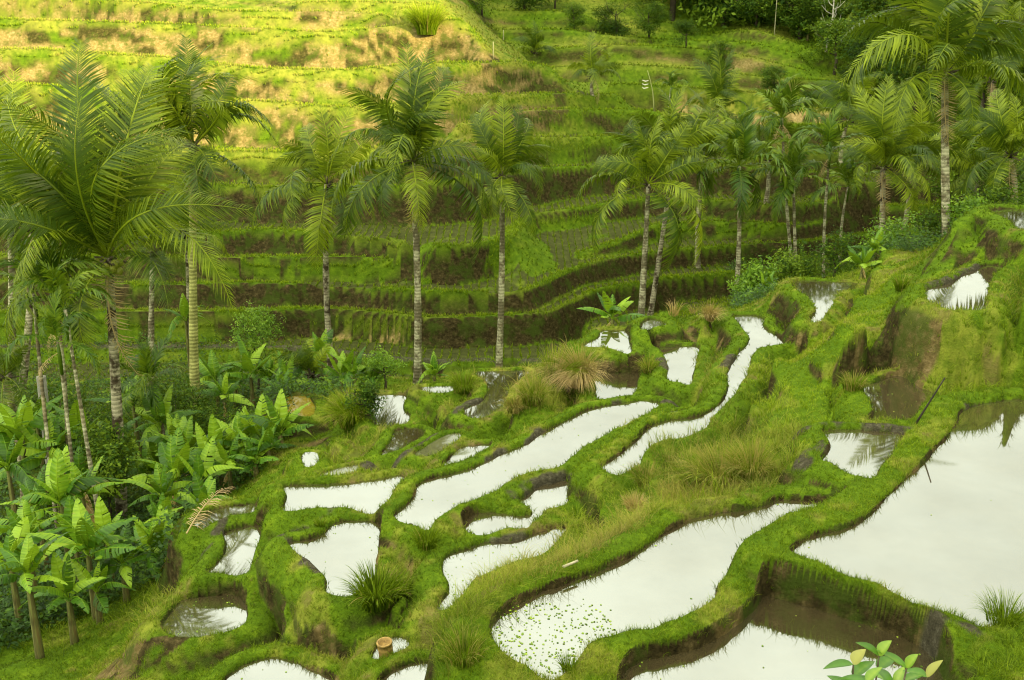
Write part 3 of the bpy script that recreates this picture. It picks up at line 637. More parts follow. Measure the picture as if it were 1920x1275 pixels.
def pick(dens):
    sel = rng.random(GA.shape) < dens; r, c_ = np.nonzero(sel)
    jx = rng.uniform(-1.3, 1.3, len(r)); jy = rng.uniform(-.5, .5, len(r))
    y = GY[r, c_] * (1 + jy * .0028); x = (GA[r, c_] + jx * .0012) * y; return r, c_, x, y, HT[r, c_]
# short turf on the bunds and banks
D1 = nog * near * (TALL < .01) * np.clip(area, 1, 3) * .24
r, c_, x, y, z = pick(D1); p = pxm[r, c_]
ht = (.06 + .055 * rng.random(len(r))) * (1 + .5 * N1[r, c_]) + p * 1.2
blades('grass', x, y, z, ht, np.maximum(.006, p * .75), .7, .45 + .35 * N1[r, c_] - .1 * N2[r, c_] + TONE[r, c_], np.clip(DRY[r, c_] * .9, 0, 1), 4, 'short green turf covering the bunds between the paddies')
print('turf', len(r))
# long grass on the slopes
D2 = nog * near * (TALL > .01) * np.clip(area, 1, 2.5) * .10
r, c_, x, y, z = pick(D2); p = pxm[r, c_]
ht = TALL[r, c_] * rng.uniform(.5, 1.1, len(r)) * (1 + .35 * N1[r, c_])
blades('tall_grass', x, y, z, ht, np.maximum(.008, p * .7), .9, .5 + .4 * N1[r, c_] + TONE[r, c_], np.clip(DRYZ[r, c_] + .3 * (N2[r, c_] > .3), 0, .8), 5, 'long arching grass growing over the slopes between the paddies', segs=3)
print('tall', len(r))
# sprigs of longer grass along the water's edge
edge = np.zeros(GA.shape)
for s, sd, h, w, bh in ring_jobs: edge[s] = np.maximum(edge[s], (sd > .03) & (sd < .14))
D3 = nog * near * edge * .05 + inframe * near * edge * .012
r, c_, x, y, z = pick(D3); p = pxm[r, c_]
blades('grass', x, y, z, .13 * rng.uniform(.5, 1.5, len(r)), np.maximum(.007, p * .6), .6, .6, .1, 5, 'sprigs of longer grass along the edges of the paddies', segs=3)
# turf on the opposite hillside, longer on the lips of its terraces
hillg = (GY >= 43.5)
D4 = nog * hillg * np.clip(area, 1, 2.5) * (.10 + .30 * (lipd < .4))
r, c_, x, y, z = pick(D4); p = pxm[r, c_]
blades('grass', x, y, z, .10 + p * 1.3 + .07 * (lipd[r, c_] < .45), p * .9, .5, .20 + .3 * N1[r, c_] - .12 * far[r, c_] + .6 * (lipd[r, c_] < .45) + .3 * litw[r, c_], DRY[r, c_] * .8, 3, 'grass covering the opposite terraced hillside')  # tone also paints sunlight on the lit slope and shade on the far hill
print('hill', len(r))
# rows of rice seedlings in the drained fields
rows = []
fm = (FIELD > .3) & seen & inframe
r, c_ = np.nonzero(fm & (rng.random(GA.shape) < .5)); x = GX[r, c_]; y = GY[r, c_]
gx = np.round(x / .42) * .42 + rng.normal(0, .02, len(x)); gy = np.round(y / .30) * .30 + rng.normal(0, .02, len(y))
key = np.unique(np.stack([np.round(gx / .42), np.round(gy / .30)], -1), axis=0, return_index=True)[1]
gx, gy = gx[key], gy[key]; z = np.array([ground(a, b_) for a, b_ in zip(gx, gy)])
blades('rice_seedlings', gx, gy, z, .24, .05, .35, .7, .05, 5, 'rows of young rice seedlings in the drained hillside fields', cat='rice seedlings', spread=.25)
print('rice', len(gx))
# scraps of green floating on the water
M_WEED = leaf_mat('water_weed', (.06, .14, .01), (.16, .30, .02), (.35, .50, .04), .2)
mb_v, mb_q, mb_c = [], [], []
for k, dens, clump in [('A', .5, 0), ('B', 1.6, 1), ('C', 2.2, 0), ('D', 9, 1), ('E', 4, 0), ('G', 2.2, 0), ('H', 5, 0), ('I', 2, 0), ('J', .5, 0), ('K', 1, 0), ('L', 2, 0), ('M', 9, 1), ('N', 5, 1), ('U', 3, 0)]:
    W = PW[k]; h = PONDS[k][0]; lo, hi = W.min(0), W.max(0); n = int(dens * np.prod(hi - lo)) * 2
    q = rng.uniform(lo, hi, (n, 2)); d_, ins, _ = seg_dist(q[:, 0], q[:, 1], W)
    keep = ins & ((vnoise(q[:, 0], q[:, 1], .8, 5) + .4 > rng.random(n)) | (d_ < .25))
    if k == 'B':
        q2 = rng.uniform(lo, lo + (hi - lo) * (.28, .35), (900, 2)); d2, i2, _ = seg_dist(q2[:, 0], q2[:, 1], W); q = np.vstack([q[keep], q2[i2 & (d2 < .9) & (rng.random(900) > d2)]])
    else: q = q[keep]
    for x, y in q:
        s_ = rng.uniform(.007, .020); a = rng.random() * 6.3; m_ = len(mb_v)
        for j in range(5):
            rr = s_ * rng.uniform(.6, 1.3); mb_v.append((x + rr * math.cos(a + j * 1.257), y + rr * math.sin(a + j * 1.257), CZ - h + .005))
        t_ = rng.random(); mb_c += [(t_, .15 * rng.random(), 0, 1)] * 5; mb_q.append(tuple(range(m_, m_ + 5)))
o = link('water_weed', np_mesh('water_weed', np.array(mb_v), np.array(mb_q), M_WEED, False, np.array(mb_c)))
tag(o, 'small green scraps of weed floating on the paddy water', 'water weed', None, 'stuff')
# ------------------------------------------------------------------ palms, bananas, trees
M_FROND = leaf_mat('palm_frond', (.014, .034, .003), (.036, .072, .003), (.26, .33, .012), .22, .40, .20, .5)
M_ARECA = leaf_mat('areca_frond', (.008, .026, .003), (.040, .095, .005), (.19, .27, .012), .18, .40, .25, .4)
M_DEAD = leaf_mat('dead_frond', (.16, .10, .05), (.36, .25, .13), (.55, .42, .24), .2)
M_BAN = leaf_mat('banana_leaf', (.016, .055, .003), (.075, .185, .008), (.27, .42, .02), .28, .42, .3, .9)
M_LEAF = leaf_mat('tree_leaf', (.008, .024, .003), (.035, .085, .007), (.15, .23, .015), .25, .6, .12, .5)
def bark_mat(name, dark, light, patch, band=7.0, lo=.46):
    m = NT(name); P0 = m.obj()
    wv = m.n('TexWave', _wave_type='BANDS', _bands_direction='Z', Scale=band * .32, Distortion=1.2, Detail=2); m.set(wv.inputs['Vector'], P0)
    c = m.mix(m.ramp(m.noise(2.2, 6, .65, P0), (lo, 0), (lo + .1, 1)), dark, light)
    c = m.mix(m.ramp(m.noise(.9, 4, .6, P0), (.55, 0), (.65, .8)), c, patch)
    c = m.mix(m.math('MULTIPLY', m.ramp(wv.outputs['Fac'], (.0, .7), (.2, 0)), m.ramp(m.noise(3, 4, .6, P0), (.35, 0), (.65, 1))), c, tuple(x * .35 for x in dark))
    return m.bsdf(c, .85, m.bump(wv.outputs['Fac'], .5, .03), .2)
M_BARK = bark_mat('palm_bark', (.14, .12, .07), (.42, .40, .26), (.22, .17, .09))
M_BARKD = bark_mat('dark_palm_bark', (.06, .045, .025), (.36, .33, .22), (.10, .06, .04), lo=.43)
M_BARKY = bark_mat('mossy_palm_bark', (.26, .26, .08), (.40, .40, .13), (.46, .45, .16))
M_STEM = bark_mat('banana_stem', (.10, .09, .03), (.17, .18, .05), (.14, .09, .03), band=2)
M_WOOD = bark_mat('bark', (.05, .04, .025), (.12, .10, .06), (.08, .07, .04), band=1)
M_NUT = NT('coconut').bsdf((.22, .24, .03), .4)
def frond_mesh(name, arc, pairs, llen, lwid, droop, mat, tip=.3, fwd=.55, seed=1, dead=0.0, raggedness=.1, vee=.25):
    r = np.random.default_rng(seed); b = MB(); n = 14; t = np.linspace(0, 1, n)
    def rach(t): t = np.asarray(t, float); k = 4 * arc * t * (1 - t) * (1 + .5 * t); return np.stack([t, 0 * t, k], -1)
    b.tube(rach(t), .011 * (1 - .85 * t), 5, [.85, dead, 0, 1], False)
    V = []; Q = []; T = []; C = []; m_ = 0
    for i in range(pairs):
        u = .10 + .90 * (i + .5) / pairs
        for sd in (-1, 1):
            if r.random() < raggedness * .5: continue
            p = rach([u])[0]; tg = rach([min(u + .02, 1.02)])[0] - rach([u - .02])[0]; tg /= np.linalg.norm(tg)
            up = np.array([-tg[2], 0, tg[0]]); side = np.array([0, sd, 0.])
            L = llen * (math.sin(math.pi * min(1, (u + .12) / 1.12) ** .8) ** .55) * r.uniform(.85, 1.1); L = max(L, llen * tip)
            f = fwd * (.6 + .8 * u) + r.normal(0, .06)
            d0 = side * math.cos(f) + tg * math.sin(f) + up * (vee + r.normal(0, .05)); d0 /= np.linalg.norm(d0)
            w = lwid * r.uniform(.8, 1.2) * (.6 + .6 * math.sin(math.pi * u)); wd = tg * w * .5
            dz = droop * r.uniform(.7, 1.3)
            p1 = p + d0 * L * .5 + np.array([0, 0, -dz * L * .16]); p2 = p + d0 * L * .93 + np.array([0, 0, -dz * L * .60])
            tone = .45 + .35 * r.random(); dd = np.clip(dead + r.normal(0, .15) * (dead > 0), 0, 1)
            yl = .0 if dead else (.25 * (r.random() < .06))
            V += [p - wd * .6, p + wd * .6, p1 - wd, p1 + wd, p2]; C += [[tone * .8, dd, 0, 1]] * 2 + [[tone, dd, 0, 1]] * 2 + [[tone * 1.1, max(dd, yl), 0, 1]]
            Q.append((m_, m_ + 1, m_ + 3, m_ + 2)); T.append((m_ + 2, m_ + 3, m_ + 4)); m_ += 5
    b.add(V, Q, T, C); return b.mesh(name, mat)
ARCS = [.06, .13, .22, .31]
COCO = [[frond_mesh('frond', a, 82, .24, .0105, d, M_FROND, seed=10 * i + j) for j, d in enumerate((.35, .8, 1.3))] for i, a in enumerate(ARCS)]
COCOF = [[frond_mesh('frond', a, 50, .25, .0190, d, M_FROND, seed=10 * i + j + 60) for j, d in enumerate((.45, .9, 1.3))] for i, a in enumerate(ARCS)]
DEADF = [frond_mesh('dead_frond', .1, 40, .20, .010, 1.0, M_DEAD, seed=91, dead=.3, raggedness=.5), frond_mesh('dead_frond', .16, 34, .18, .012, 1.2, M_DEAD, seed=92, dead=.5, raggedness=.7)]
AREC = [frond_mesh('frond', a, 26, .34, .042, d, M_ARECA, seed=40 + i, fwd=.95, vee=.45) for i, (a, d) in enumerate([(.10, .5), (.2, .9), (.32, 1.3), (.26, 1.1)])]
def orient(o, base, tip, L=None, roll=0.0):
    x = Vector(tip) - Vector(base); ln = x.length; x.normalize()
    z = Vector((0, 0, 1)) - x * x.z
    if z.length < .22: z = (Vector((x.x, x.y, 0)) * -1 + Vector((0, -.25, .05))); z = z - x * z.dot(x)
    z.normalize(); y = z.cross(x); M = Matrix((x, y, z)).transposed().to_4x4()
    if roll: M = M @ Matrix.Rotation(roll, 4, 'X')
    o.matrix_local = Matrix.Translation(Vector(base)) @ M @ Matrix.Diagonal((ln, ln, ln, 1))
def taper_trunk(base, top, r0, r1, mat, parent, bow=.0, name='trunk', n=14, seed=0):
    r = np.random.default_rng(seed); base, top = np.array(base, float), np.array(top, float); t = np.linspace(0, 1, n)
    side = np.array([r.uniform(-1, 1), r.uniform(-.5, .5), 0]) * bow
    P = base + (top - base) * t[:, None] + side * np.sin(math.pi * t)[:, None]
    rad = r1 + (r0 - r1) * (1 - t) ** 1.3; rad[0] *= 1.25; rad *= 1 + .05 * r.normal(0, 1, n)
    b = MB(); b.tube(P, rad, 12); return b.build(name, mat, parent)
def palm(u, v, y, label, tips=None, n=18, L=4.6, kind='coconut', base=None, rt=.15, bark=None, nuts=0, seed=0, dead=1, bow=.25, far_=None, by=None, droop=0):
    rr = random.Random(seed + int(u)); far_ = (y > 34) if far_ is None else far_
    crown = PD(u, v, y)
    if base: g = seat(base[0], base[1], by or y)
    else: g = seat(u, v, y)
    hgt = crown.z - g.z
    root = empty('coconut_palm' if kind == 'coconut' else 'areca_palm', g)
    tag(root, label, 'palm tree', 'coconut palms in the valley' if kind == 'coconut' else 'slender areca palms in the valley')
    print('%s u%d h %.1f gz %.1f y %.0f' % (kind, u, hgt, g.z, y))
    c0 = crown - g
    taper_trunk((0, 0, -.3), c0, rt * 1.15, rt * .72, bark or M_BARK, root, bow, seed=seed)
    if kind == 'coconut':
        b = MB()                              # fibrous heart of the crown
        for k in range(16):
            a = rr.random() * 6.28; e = rr.uniform(-.2, 1.3); l = rr.uniform(.3, .6)
            d_ = np.array([math.cos(a) * math.cos(e), math.sin(a) * math.cos(e), math.sin(e)]); q = np.array(c0) + np.array([0, 0, -.15])
            b.tube([q, q + d_ * l * .5 + [0, 0, .05], q + d_ * l], [.07, .05, .02], 5, [.5, .5, .5, 1])
        b.build('crown_heart', M_WOOD, root)
        src = COCOF if far_ else COCO
        if tips is None:
            tips = []
            for k in range(n):
                a = k * 2.4 + rr.random() * .5; f = k / (n - 1); e = R(82 - 125 * f ** .85 + rr.uniform(-8, 8)); ln = L * (.75 + .3 * math.sin(math.pi * min(1, f + .25))) * rr.uniform(.88, 1.08)
                tips.append((Vector((math.cos(a) * math.cos(e), math.sin(a) * math.cos(e), math.sin(e))) * ln))
        else:
            pxm_ = crown.y / cp / F; out = []
            for tp in tips:
                du, dv = tp[0] - u, tp[1] - v; flat = math.hypot(du, dv) * pxm_
                dep = tp[2] if len(tp) > 2 else (rr.choice((-1, 1)) * math.sqrt(max(L * L - flat * flat, 0)) * .55)
                out.append(Vector((du * pxm_, dep, -dv * pxm_ / cp)))
            for k in range(3):                 # the fronds that point away from or towards the viewer
                a = rr.choice((1, -1)) * (1.57 + rr.uniform(-.7, .7)); e = rr.uniform(-.5, 1.1)
                out.append(Vector((math.cos(a) * math.cos(e), math.sin(a) * math.cos(e), math.sin(e))) * L * rr.uniform(.75, .95))
            tips = out
        for k, d_ in enumerate(tips):
            e = math.asin(max(-1, min(1, d_.z / d_.length)))
            ai = 1 if e > 1.1 else 2 if e > .8 else 3 if e > -.5 else 2
            if rr.random() < .2: ai = max(0, ai - 1)
            di = rr.choice((0, 1)) if e > 1.0 else rr.choice((1, 2, 2))
            o = link('frond', src[ai][di], root); orient(o, c0, c0 + d_, roll=rr.choice((-1, 1)) * (rr.uniform(.5, 1.15) if .05 < e < 1.2 else rr.uniform(.1, .6)))
        for k in range(dead):
            a = rr.random() * 6.28; o = link('dead_frond', DEADF[k % 2], root)
            orient(o, c0, c0 + Vector((math.cos(a) * .5, -abs(math.sin(a)) * .5, -L * .62)))
        if nuts:
            for k in range(nuts):
                bm_ = MB(); a = rr.random() * 6.28; q = np.array(c0) + [math.cos(a) * .32, -abs(math.sin(a)) * .3 - .05, rr.uniform(-.5, -.1)]
                bm_.tube([q + [0, 0, .14], q + [0, 0, .08], q, q - [0, 0, .08], q - [0, 0, .13]], [.03, .10, .125, .10, .03], 8); bm_.build('coconut', M_NUT, root)
    else:
        b = MB(); b.tube([c0 + Vector((0, 0, -.9)), c0 + Vector((0, 0, -.4)), c0 + Vector((0, 0, .1))], [rt * .85, rt * 1.05, rt * .5], 9, [.5, 0, 0, 1]); b.build('crownshaft', M_ARECA, root)
        for k in range(n):
            a = k * 2.4 + rr.random() * .6; f = k / (n - 1); e = R(78 - (118 + droop) * f + rr.uniform(-8, 8)); ln = L * rr.uniform(.85, 1.1)
            o = link('frond', AREC[rr.choice((0, 1)) if f < .35 else rr.choice((1, 2, 3))], root)
            orient(o, c0, c0 + Vector((math.cos(a) * math.cos(e), math.sin(a) * math.cos(e), math.sin(e))) * ln, roll=rr.uniform(-.4, .4))
        for k in range(dead):
            o = link('dead_frond', DEADF[1], root); a = rr.random() * 6.28
            orient(o, c0 + Vector((0, 0, -.3)), c0 + Vector((math.cos(a) * .5, -.4, -L * .8)))
    return root
palm(203, 482, 27.5, 'largest coconut palm, dark fronds and green nuts, at the left above the banana plants',
     [(160,122,1.5),(212,205,-.8),(115,180,2.5),(45,212,-.5),(-10,215,2.2),(20,262,-1.2),(-25,325,-.5),(-35,420,-1),(362,182,1.5),(385,255,-1.2),(472,396,-.3),(452,552,-1.5),(350,548,-2.0),(207,660,-1.6),(15,655,-.5),(85,545,-2),(265,165,2.5),(-30,470,1.5),(130,500,-2.8),(320,300,2.6),(300,560,2.0),(60,330,2.8)],
     L=5.6, base=(228, 985), rt=.165, bark=M_BARKD, nuts=7, seed=1, dead=1, bow=.12)
palm(362, 275, 36, 'coconut palm behind the largest one, its mossy yellow trunk bare below',
     [(352,98,1),(258,150,-.5),(300,180,2),(392,112,1),(440,125,-1),(462,168,1.5),(512,240,-.5),(505,285,1),(485,370,-1),(440,345,-2),(300,350,-1.5),(270,250,1),(400,390,-1.8),(345,180,-1.5),(250,300,-.6),(410,160,2.2),(330,390,-1)],
     L=4.4, base=(366, 800), rt=.17, bark=M_BARKY, seed=2, dead=1, bow=.1)
palm(612, 345, 44, 'pale green coconut palm between the mossy-trunked palm and the tall white-trunked one',
     [(600,212,.5),(655,222,1),(535,272,-1),(490,330,1),(482,420,-1),(598,478,-1.8),(548,430,-1.5),(700,405,-1),(665,300,1.5),(690,350,-.6),(640,440,-1.6),(570,250,1.8),(545,350,1.8)],
     L=4.2, base=(619, 660), rt=.15, bark=M_BARKD, seed=3, dead=0, bow=.15)
palm(773, 302, 39.5, 'full round coconut palm on a tall white trunk, dead frond hanging',
     [(765,112,.6),(803,120,1),(655,180,-.5),(700,255,-1.8),(632,300,-1),(628,385,-.4),(655,430,-1),(866,172,.8),(850,222,-1.5),(908,290,-.5),(928,372,-.5),(885,465,-.8),(905,425,1),(795,402,-2.2),(772,206,-1.5),(650,275,1.5),(735,400,-2),(860,330,2),(700,350,2.2),(830,150,1.8)],
     L=4.4, base=(782, 716), rt=.155, seed=4, dead=2, bow=.12)
palm(942, 330, 42, 'coconut palm right of the round one, trunk standing behind the small dark paddy',
     [(942,202,.5),(972,215,1),(1040,288,.5),(1036,325,-.8),(888,228,.5),(868,285,-.5),(1002,425,-1),(968,400,-2),(930,398,-1.6),(900,410,-1),(1012,345,-1.5),(915,210,1.6),(870,350,1),(990,240,1.8)],
     L=3.4, base=(934, 695), rt=.14, seed=5, dead=0, bow=.1)
palm(1216, 345, 49, 'yellow green coconut palm in the middle, forward one of two touching trunks',
     [(1188,235,.5),(1236,235,1),(1110,312,-.5),(1085,412,-.4),(1125,472,-1),(1238,490,-1.6),(1303,480,-.7),(1312,392,-1.5),(1325,315,.5),(1290,242,1),(1140,262,1),(1160,380,-2),(1262,262,-1),(1200,280,-1.8)],
     L=4.2, base=(1202, 590), rt=.155, seed=6, dead=0, bow=.1)
palm(1262, 300, 51.5, 'yellow green coconut palm with spotted trunk, behind its twin in the middle',
     None, n=15, L=3.9, base=(1218, 585), rt=.14, bark=M_BARKD, seed=7, dead=0, bow=.2)
palm(1772, 135, 37, 'tallest coconut palm, full crown reaching the top edge of the picture on the right',
     [(1770,-95,.5),(1700,-60,1),(1850,-60,1),(1650,-10,1.2),(1580,85,-.4),(1578,150,-1),(1600,195,-.6),(1665,225,-1.8),(1900,15,.5),(1940,85,-.5),(1905,125,-1),(1918,195,-.8),(1840,190,-2),(1720,200,-2.2),(1640,60,2.2),(1880,-20,2),(1800,230,-1.4),(1690,130,-3)],
     L=4.4, base=(1778, 445), rt=.155, seed=8, dead=1, bow=.05)
palm(1655, 312, 50, 'dark coconut palm with banded trunk, left of the tallest palm',
     [(1655,165,.5),(1690,175,1),(1735,190,1),(1560,210,-.5),(1600,180,1.5),(1620,260,-2),(1780,265,-.5),(1800,300,-1),(1770,330,-1),(1580,300,1),(1600,350,-1.5),(1720,370,-1.8),(1690,250,-2),(1560,270,-1),(1700,420,-1)],
     L=4.3, base=(1650, 480), rt=.17, bark=M_BARKD, seed=9, dead=1, bow=.1)
palm(1895, 290, 47, 'coconut palm at the right edge, right of the tallest trunk', [(1890,190,.6),(1820,210,.8),(1800,290,-1),(1810,370,-1),(1860,380,-1.5),(1940,370,-1),(1990,290,0),(1960,200,.5),(1850,260,-1.8),(1930,250,-1.5),(1790,250,1)], L=3.6, base=(1895, 420), seed=10, dead=1)
palm(1348, 208, hit(1348, 262).y, 'coconut palm with upright fronds above the middle pair, halfway up the slope',
     [(1340,105,.5),(1370,110,1),(1300,125,.5),(1290,200,-1),(1395,180,-.5),(1400,215,-1),(1300,245,-1),(1385,245,-1.5),(1350,250,-1.5),(1320,150,1.5),(1385,140,1.5)], L=4.0, seed=11, dead=1)
palm(1113, 143, hit(1113, 186).y + .3, 'short dark coconut palm standing on the middle terrace nose', [(1112,72,.5),(1135,80,1),(1095,85,.6),(1145,105,-.5),(1065,130,-1),(1165,130,-.6),(1070,155,-1),(1160,160,-1),(1125,160,-1.5),(1090,110,1)], L=3.3, seed=12, dead=1)
palm(1002, 98, hit(1002, 116).y + .3, 'short coconut palm on the terrace edge below the wooded crest', [(1000,48,.5),(1020,52,.8),(975,55,.6),(960,80,-.5),(1030,85,-1),(1045,108,-.6),(965,100,-1),(1015,70,-1)], L=2.8, seed=13, dead=0)
palm(1625, 18, 97, 'leaning coconut palm among the woods at the top, orange dead frond', None, n=13, L=4.2, base=(1608, 80), by=96, seed=14, dead=2, bow=.3)
palm(1915, 40, 80, 'coconut palm at the top right corner against the woods', None, n=13, L=4.2, seed=15, dead=1)
palm(20, 400, 40, 'sunlit yellow coconut palm at the left edge of the picture', [(5,110,.5),(40,165,1),(75,190,.6),(-40,180,1),(60,300,-1),(-30,420,-1),(70,420,-1),(20,250,-1),(90,340,1),(50,500,-1)], L=4.6, base=(3, 650), rt=.16, seed=16, dead=0)
palm(60, 430, 38, 'coconut palm with rough red brown trunk, half behind the largest palm', None, n=12, L=3.6, base=(30, 800), rt=.16, bark=M_BARKD, seed=17, dead=1, bow=.3)
palm(286, 470, 40, 'slim pale palm trunk whose crown hides behind the largest palm', None, n=11, L=3.0, base=(284, 780), rt=.13, seed=18, dead=0, bow=.1)
palm(350, 440, 43, 'spotted palm trunk just left of the mossy yellow one', None, n=10, L=2.6, base=(350, 620), rt=.12, bark=M_BARKD, seed=19, dead=0)
palm(583, 700, 36.5, 'young yellow green palm sprouting behind the small ochre pool', [(575,640,0),(618,650,.5),(545,690,-.5),(610,700,-.8),(560,660,.8),(600,665,-.6)], L=2, seed=20, dead=0, rt=.08)
palm(8, 705, 29, 'low broad palm at the left edge below the sunlit one', [(60,650,0),(65,700,-.6),(60,770,-1),(40,790,-1.2),(-50,650,.5),(-50,760,-1),(30,640,1)], L=2.6, seed=21, dead=1)
palm(1705, 300, 57, 'coconut palm with drooping crown between the dark one and the tallest trunk', None, n=16, L=3.9, seed=51, dead=1)
palm(1835, 320, 52, 'low coconut palm just right of the tallest trunk', None, n=15, L=3.4, seed=52, dead=1)
palm(1590, 225, 68, 'far coconut palm above the leaning areca palms', None, n=15, L=3.6, seed=53, dead=0)
palm(1320, 300, 58, 'coconut palm behind the bushy areca palm', None, n=15, L=3.8, seed=54, dead=1)
palm(1440, 300, 64, 'pale coconut palm crown behind the highest areca trunk', None, n=14, L=3.6, seed=55, dead=0)
palm(1860, 150, 70, 'coconut palm in the trees right of the tallest crown', None, n=14, L=3.8, seed=56, dead=1)
palm(1690, 150, 80, 'distant coconut palm under the left fronds of the tallest one', None, n=14, L=3.8, seed=57, dead=1)
# slender areca palms
palm(1386, 312, 53, 'bushy areca palm with two ringed trunks and an orange dead frond', kind='areca', n=17, L=3.1, base=(1379, 580), rt=.13, seed=31, dead=1, bow=.1, droop=30)
palm(1466, 222, 60, 'highest dark areca palm, dead skirt below its crown', kind='areca', n=13, L=2.9, base=(1490, 440), rt=.10, seed=32, dead=3, bow=.1)
palm(1488, 332, 54, 'areca palm with glossy leaves on a leaning white trunk', kind='areca', n=13, L=2.8, base=(1499, 515), rt=.10, seed=33, dead=0, bow=.35, droop=20)
palm(1556, 285, 55, 'dark areca palm with an orange crownshaft, right of the leaning one', kind='areca', n=11, L=2.5, base=(1546, 520), rt=.09, seed=34, dead=1, bow=.1)
palm(1258, 165, hit(1256, 222).y, 'tiny dark areca palm beside the white ribbon pole', kind='areca', n=9, L=1.5, rt=.07, seed=35, dead=0)
palm(1590, 350, 60, 'pale young palm between the orange-shafted areca and the dark coconut palm', kind='areca', n=10, L=2.6, rt=.09, seed=36, dead=0)
palm(105, 562, 27, 'dark areca palm in the shade of the largest coconut palm', kind='areca', n=12, L=1.9, base=(88, 790), rt=.065, bark=M_BARK, seed=37, dead=1, bow=.4, droop=20)
palm(62, 548, 28, 'areca palm with a fine crown left of the dark one, trunk curving down', kind='areca', n=9, L=1.7, base=(100, 950), by=26, rt=.06, seed=38, dead=0, bow=.2)
palm(122, 580, 25.5, 'thin areca palm leaning right, mottled trunk reaching the banana leaves', kind='areca', n=8, L=1.5, base=(178, 900), rt=.06, seed=39, dead=1, bow=.1)
palm(108, 640, 24.5, 'thinnest areca palm, white stem ending among the near banana plants', kind='areca', n=6, L=1.3, base=(140, 985), rt=.05, seed=40, dead=1, bow=.1)
palm(281, 715, 31, 'small round areca palm in front of the slim pale trunk', kind='areca', n=13, L=1.6, rt=.07, seed=41, dead=0, droop=25)

# ---- bananas
def banana_leaf(name, arch, seed, torn=.3, fold=.35, dead=0.0, wk=.165):
    r = np.random.default_rng(seed); n = 22; b = MB(); t = np.linspace(0, 1, n)
    def rc(t): return np.stack([t * (1 - .12 * arch * t), 0 * t, arch * (1.5 * t - 2.1 * t * t)], -1)
    b.tube(rc(t), .014 * (1 - .8 * t), 5, [1.0, 0, 0, 1], False)
    V = []; C = []; Q = []
    s0 = .16
    wp = lambda q: wk * math.sin(math.pi * min(1, max(0, q)) ** .62) ** .7 if 0 < q < 1 else .012
    for sd in (-1, 1):
        last = None; shift = 0
        for i in range(n * 2):
            q = i / (n * 2 - 1); tt = s0 + (1 - s0) * q; p = rc(np.array([tt]))[0]
            if r.random() < torn and 2 < i < n * 2 - 2: last = None; shift = r.uniform(-.025, .05)
            w = wp(q) * r.uniform(.98, 1.02); fo = fold + shift * 3
            pm = p + np.array([.015, sd * w * .5, -.5 * w * fo + .008 * math.sin(i)]) * 1
            pe = p + np.array([.03 + shift * .4, sd * w * (1 - .15 * abs(fo)), -w * fo * 1.5 - .004 * math.sin(i * 1.7)])
            base = len(V); tone = .5 + .12 * math.sin(i * 2.1) + .1 * r.random()
            V += [p, pm, pe]; dd = dead + (.5 * (r.random() < .05)); C += [[tone + .15, dead, 0, 1], [tone, dead, 0, 1], [tone * .9, dd, 0, 1]]
            if last is not None: Q += [(last, last + 1, base + 1, base), (last + 1, last + 2, base + 2, base + 1)]
            last = base
            if r.random() < 0: pass
    b.add(V, Q, None, C); return b.mesh(name, M_BAN if dead < .5 else M_DEAD)
BL = [banana_leaf('leaf', a, 200 + i, tn, fo) for i, (a, tn, fo) in enumerate([(.12, .02, .2), (.3, .06, .3), (.55, .10, .5), (.8, .2, .7), (.2, .15, .3)])]
BLD = banana_leaf('dead_leaf', .15, 230, .15, 1.6, .8, .07)
BST = MB(); BST.tube([(0, 0, -.08), (.01, 0, .25), (0, .01, .6), (0, 0, 1.0)], [1.15, 1.0, .85, .55], 9); BST = BST.mesh('stem', M_STEM)
def banana(u, v, y, S, label, n=8, seed=0, up=0.0):
    rr = random.Random(seed * 7 + int(u)); c = PD(u, v, y); g = seat(u, v, y); h = c.z - g.z
    if h < .35: c = g + Vector((0, 0, .35)); h = .35
    root = empty('banana_plant', g); tag(root, label, 'banana plant', 'banana plants in the valley')
    if not .3 < h < 5: print('banana u%d v%d h %.1f' % (u, v, h))
    st = link('stem', BST, root); st.scale = (.085 * min(1.3, .6 + S * .3), .085 * min(1.3, .6 + S * .3), h)
    a0 = rr.random() * 6.28
    for k in range(n):
        a = a0 + k * 2.4 + rr.uniform(-.3, .3); f = k / max(1, n - 1); e = R(80 - 75 * f + up + rr.uniform(-10, 10)); ln = S * .92 * rr.uniform(.7, 1.15)
        o = link('leaf', BL[rr.choice((0, 4)) if f < .25 else rr.choice((0, 1, 1, 2)) if f < .6 else rr.choice((1, 2, 3, 4))], root)
        orient(o, (0, 0, h * .97), Vector((0, 0, h * .97)) + Vector((math.cos(a) * math.cos(e), math.sin(a) * math.cos(e), math.sin(e))) * ln, roll=rr.uniform(-.5, .5))
    for k in range(rr.choice((0, 0, 1))):
        a = rr.random() * 6.28; o = link('dead_leaf', BLD, root); orient(o, (0, 0, h * .93), (math.cos(a) * .35, math.sin(a) * .35, h * .93 - min(h * .8, S * .7)))
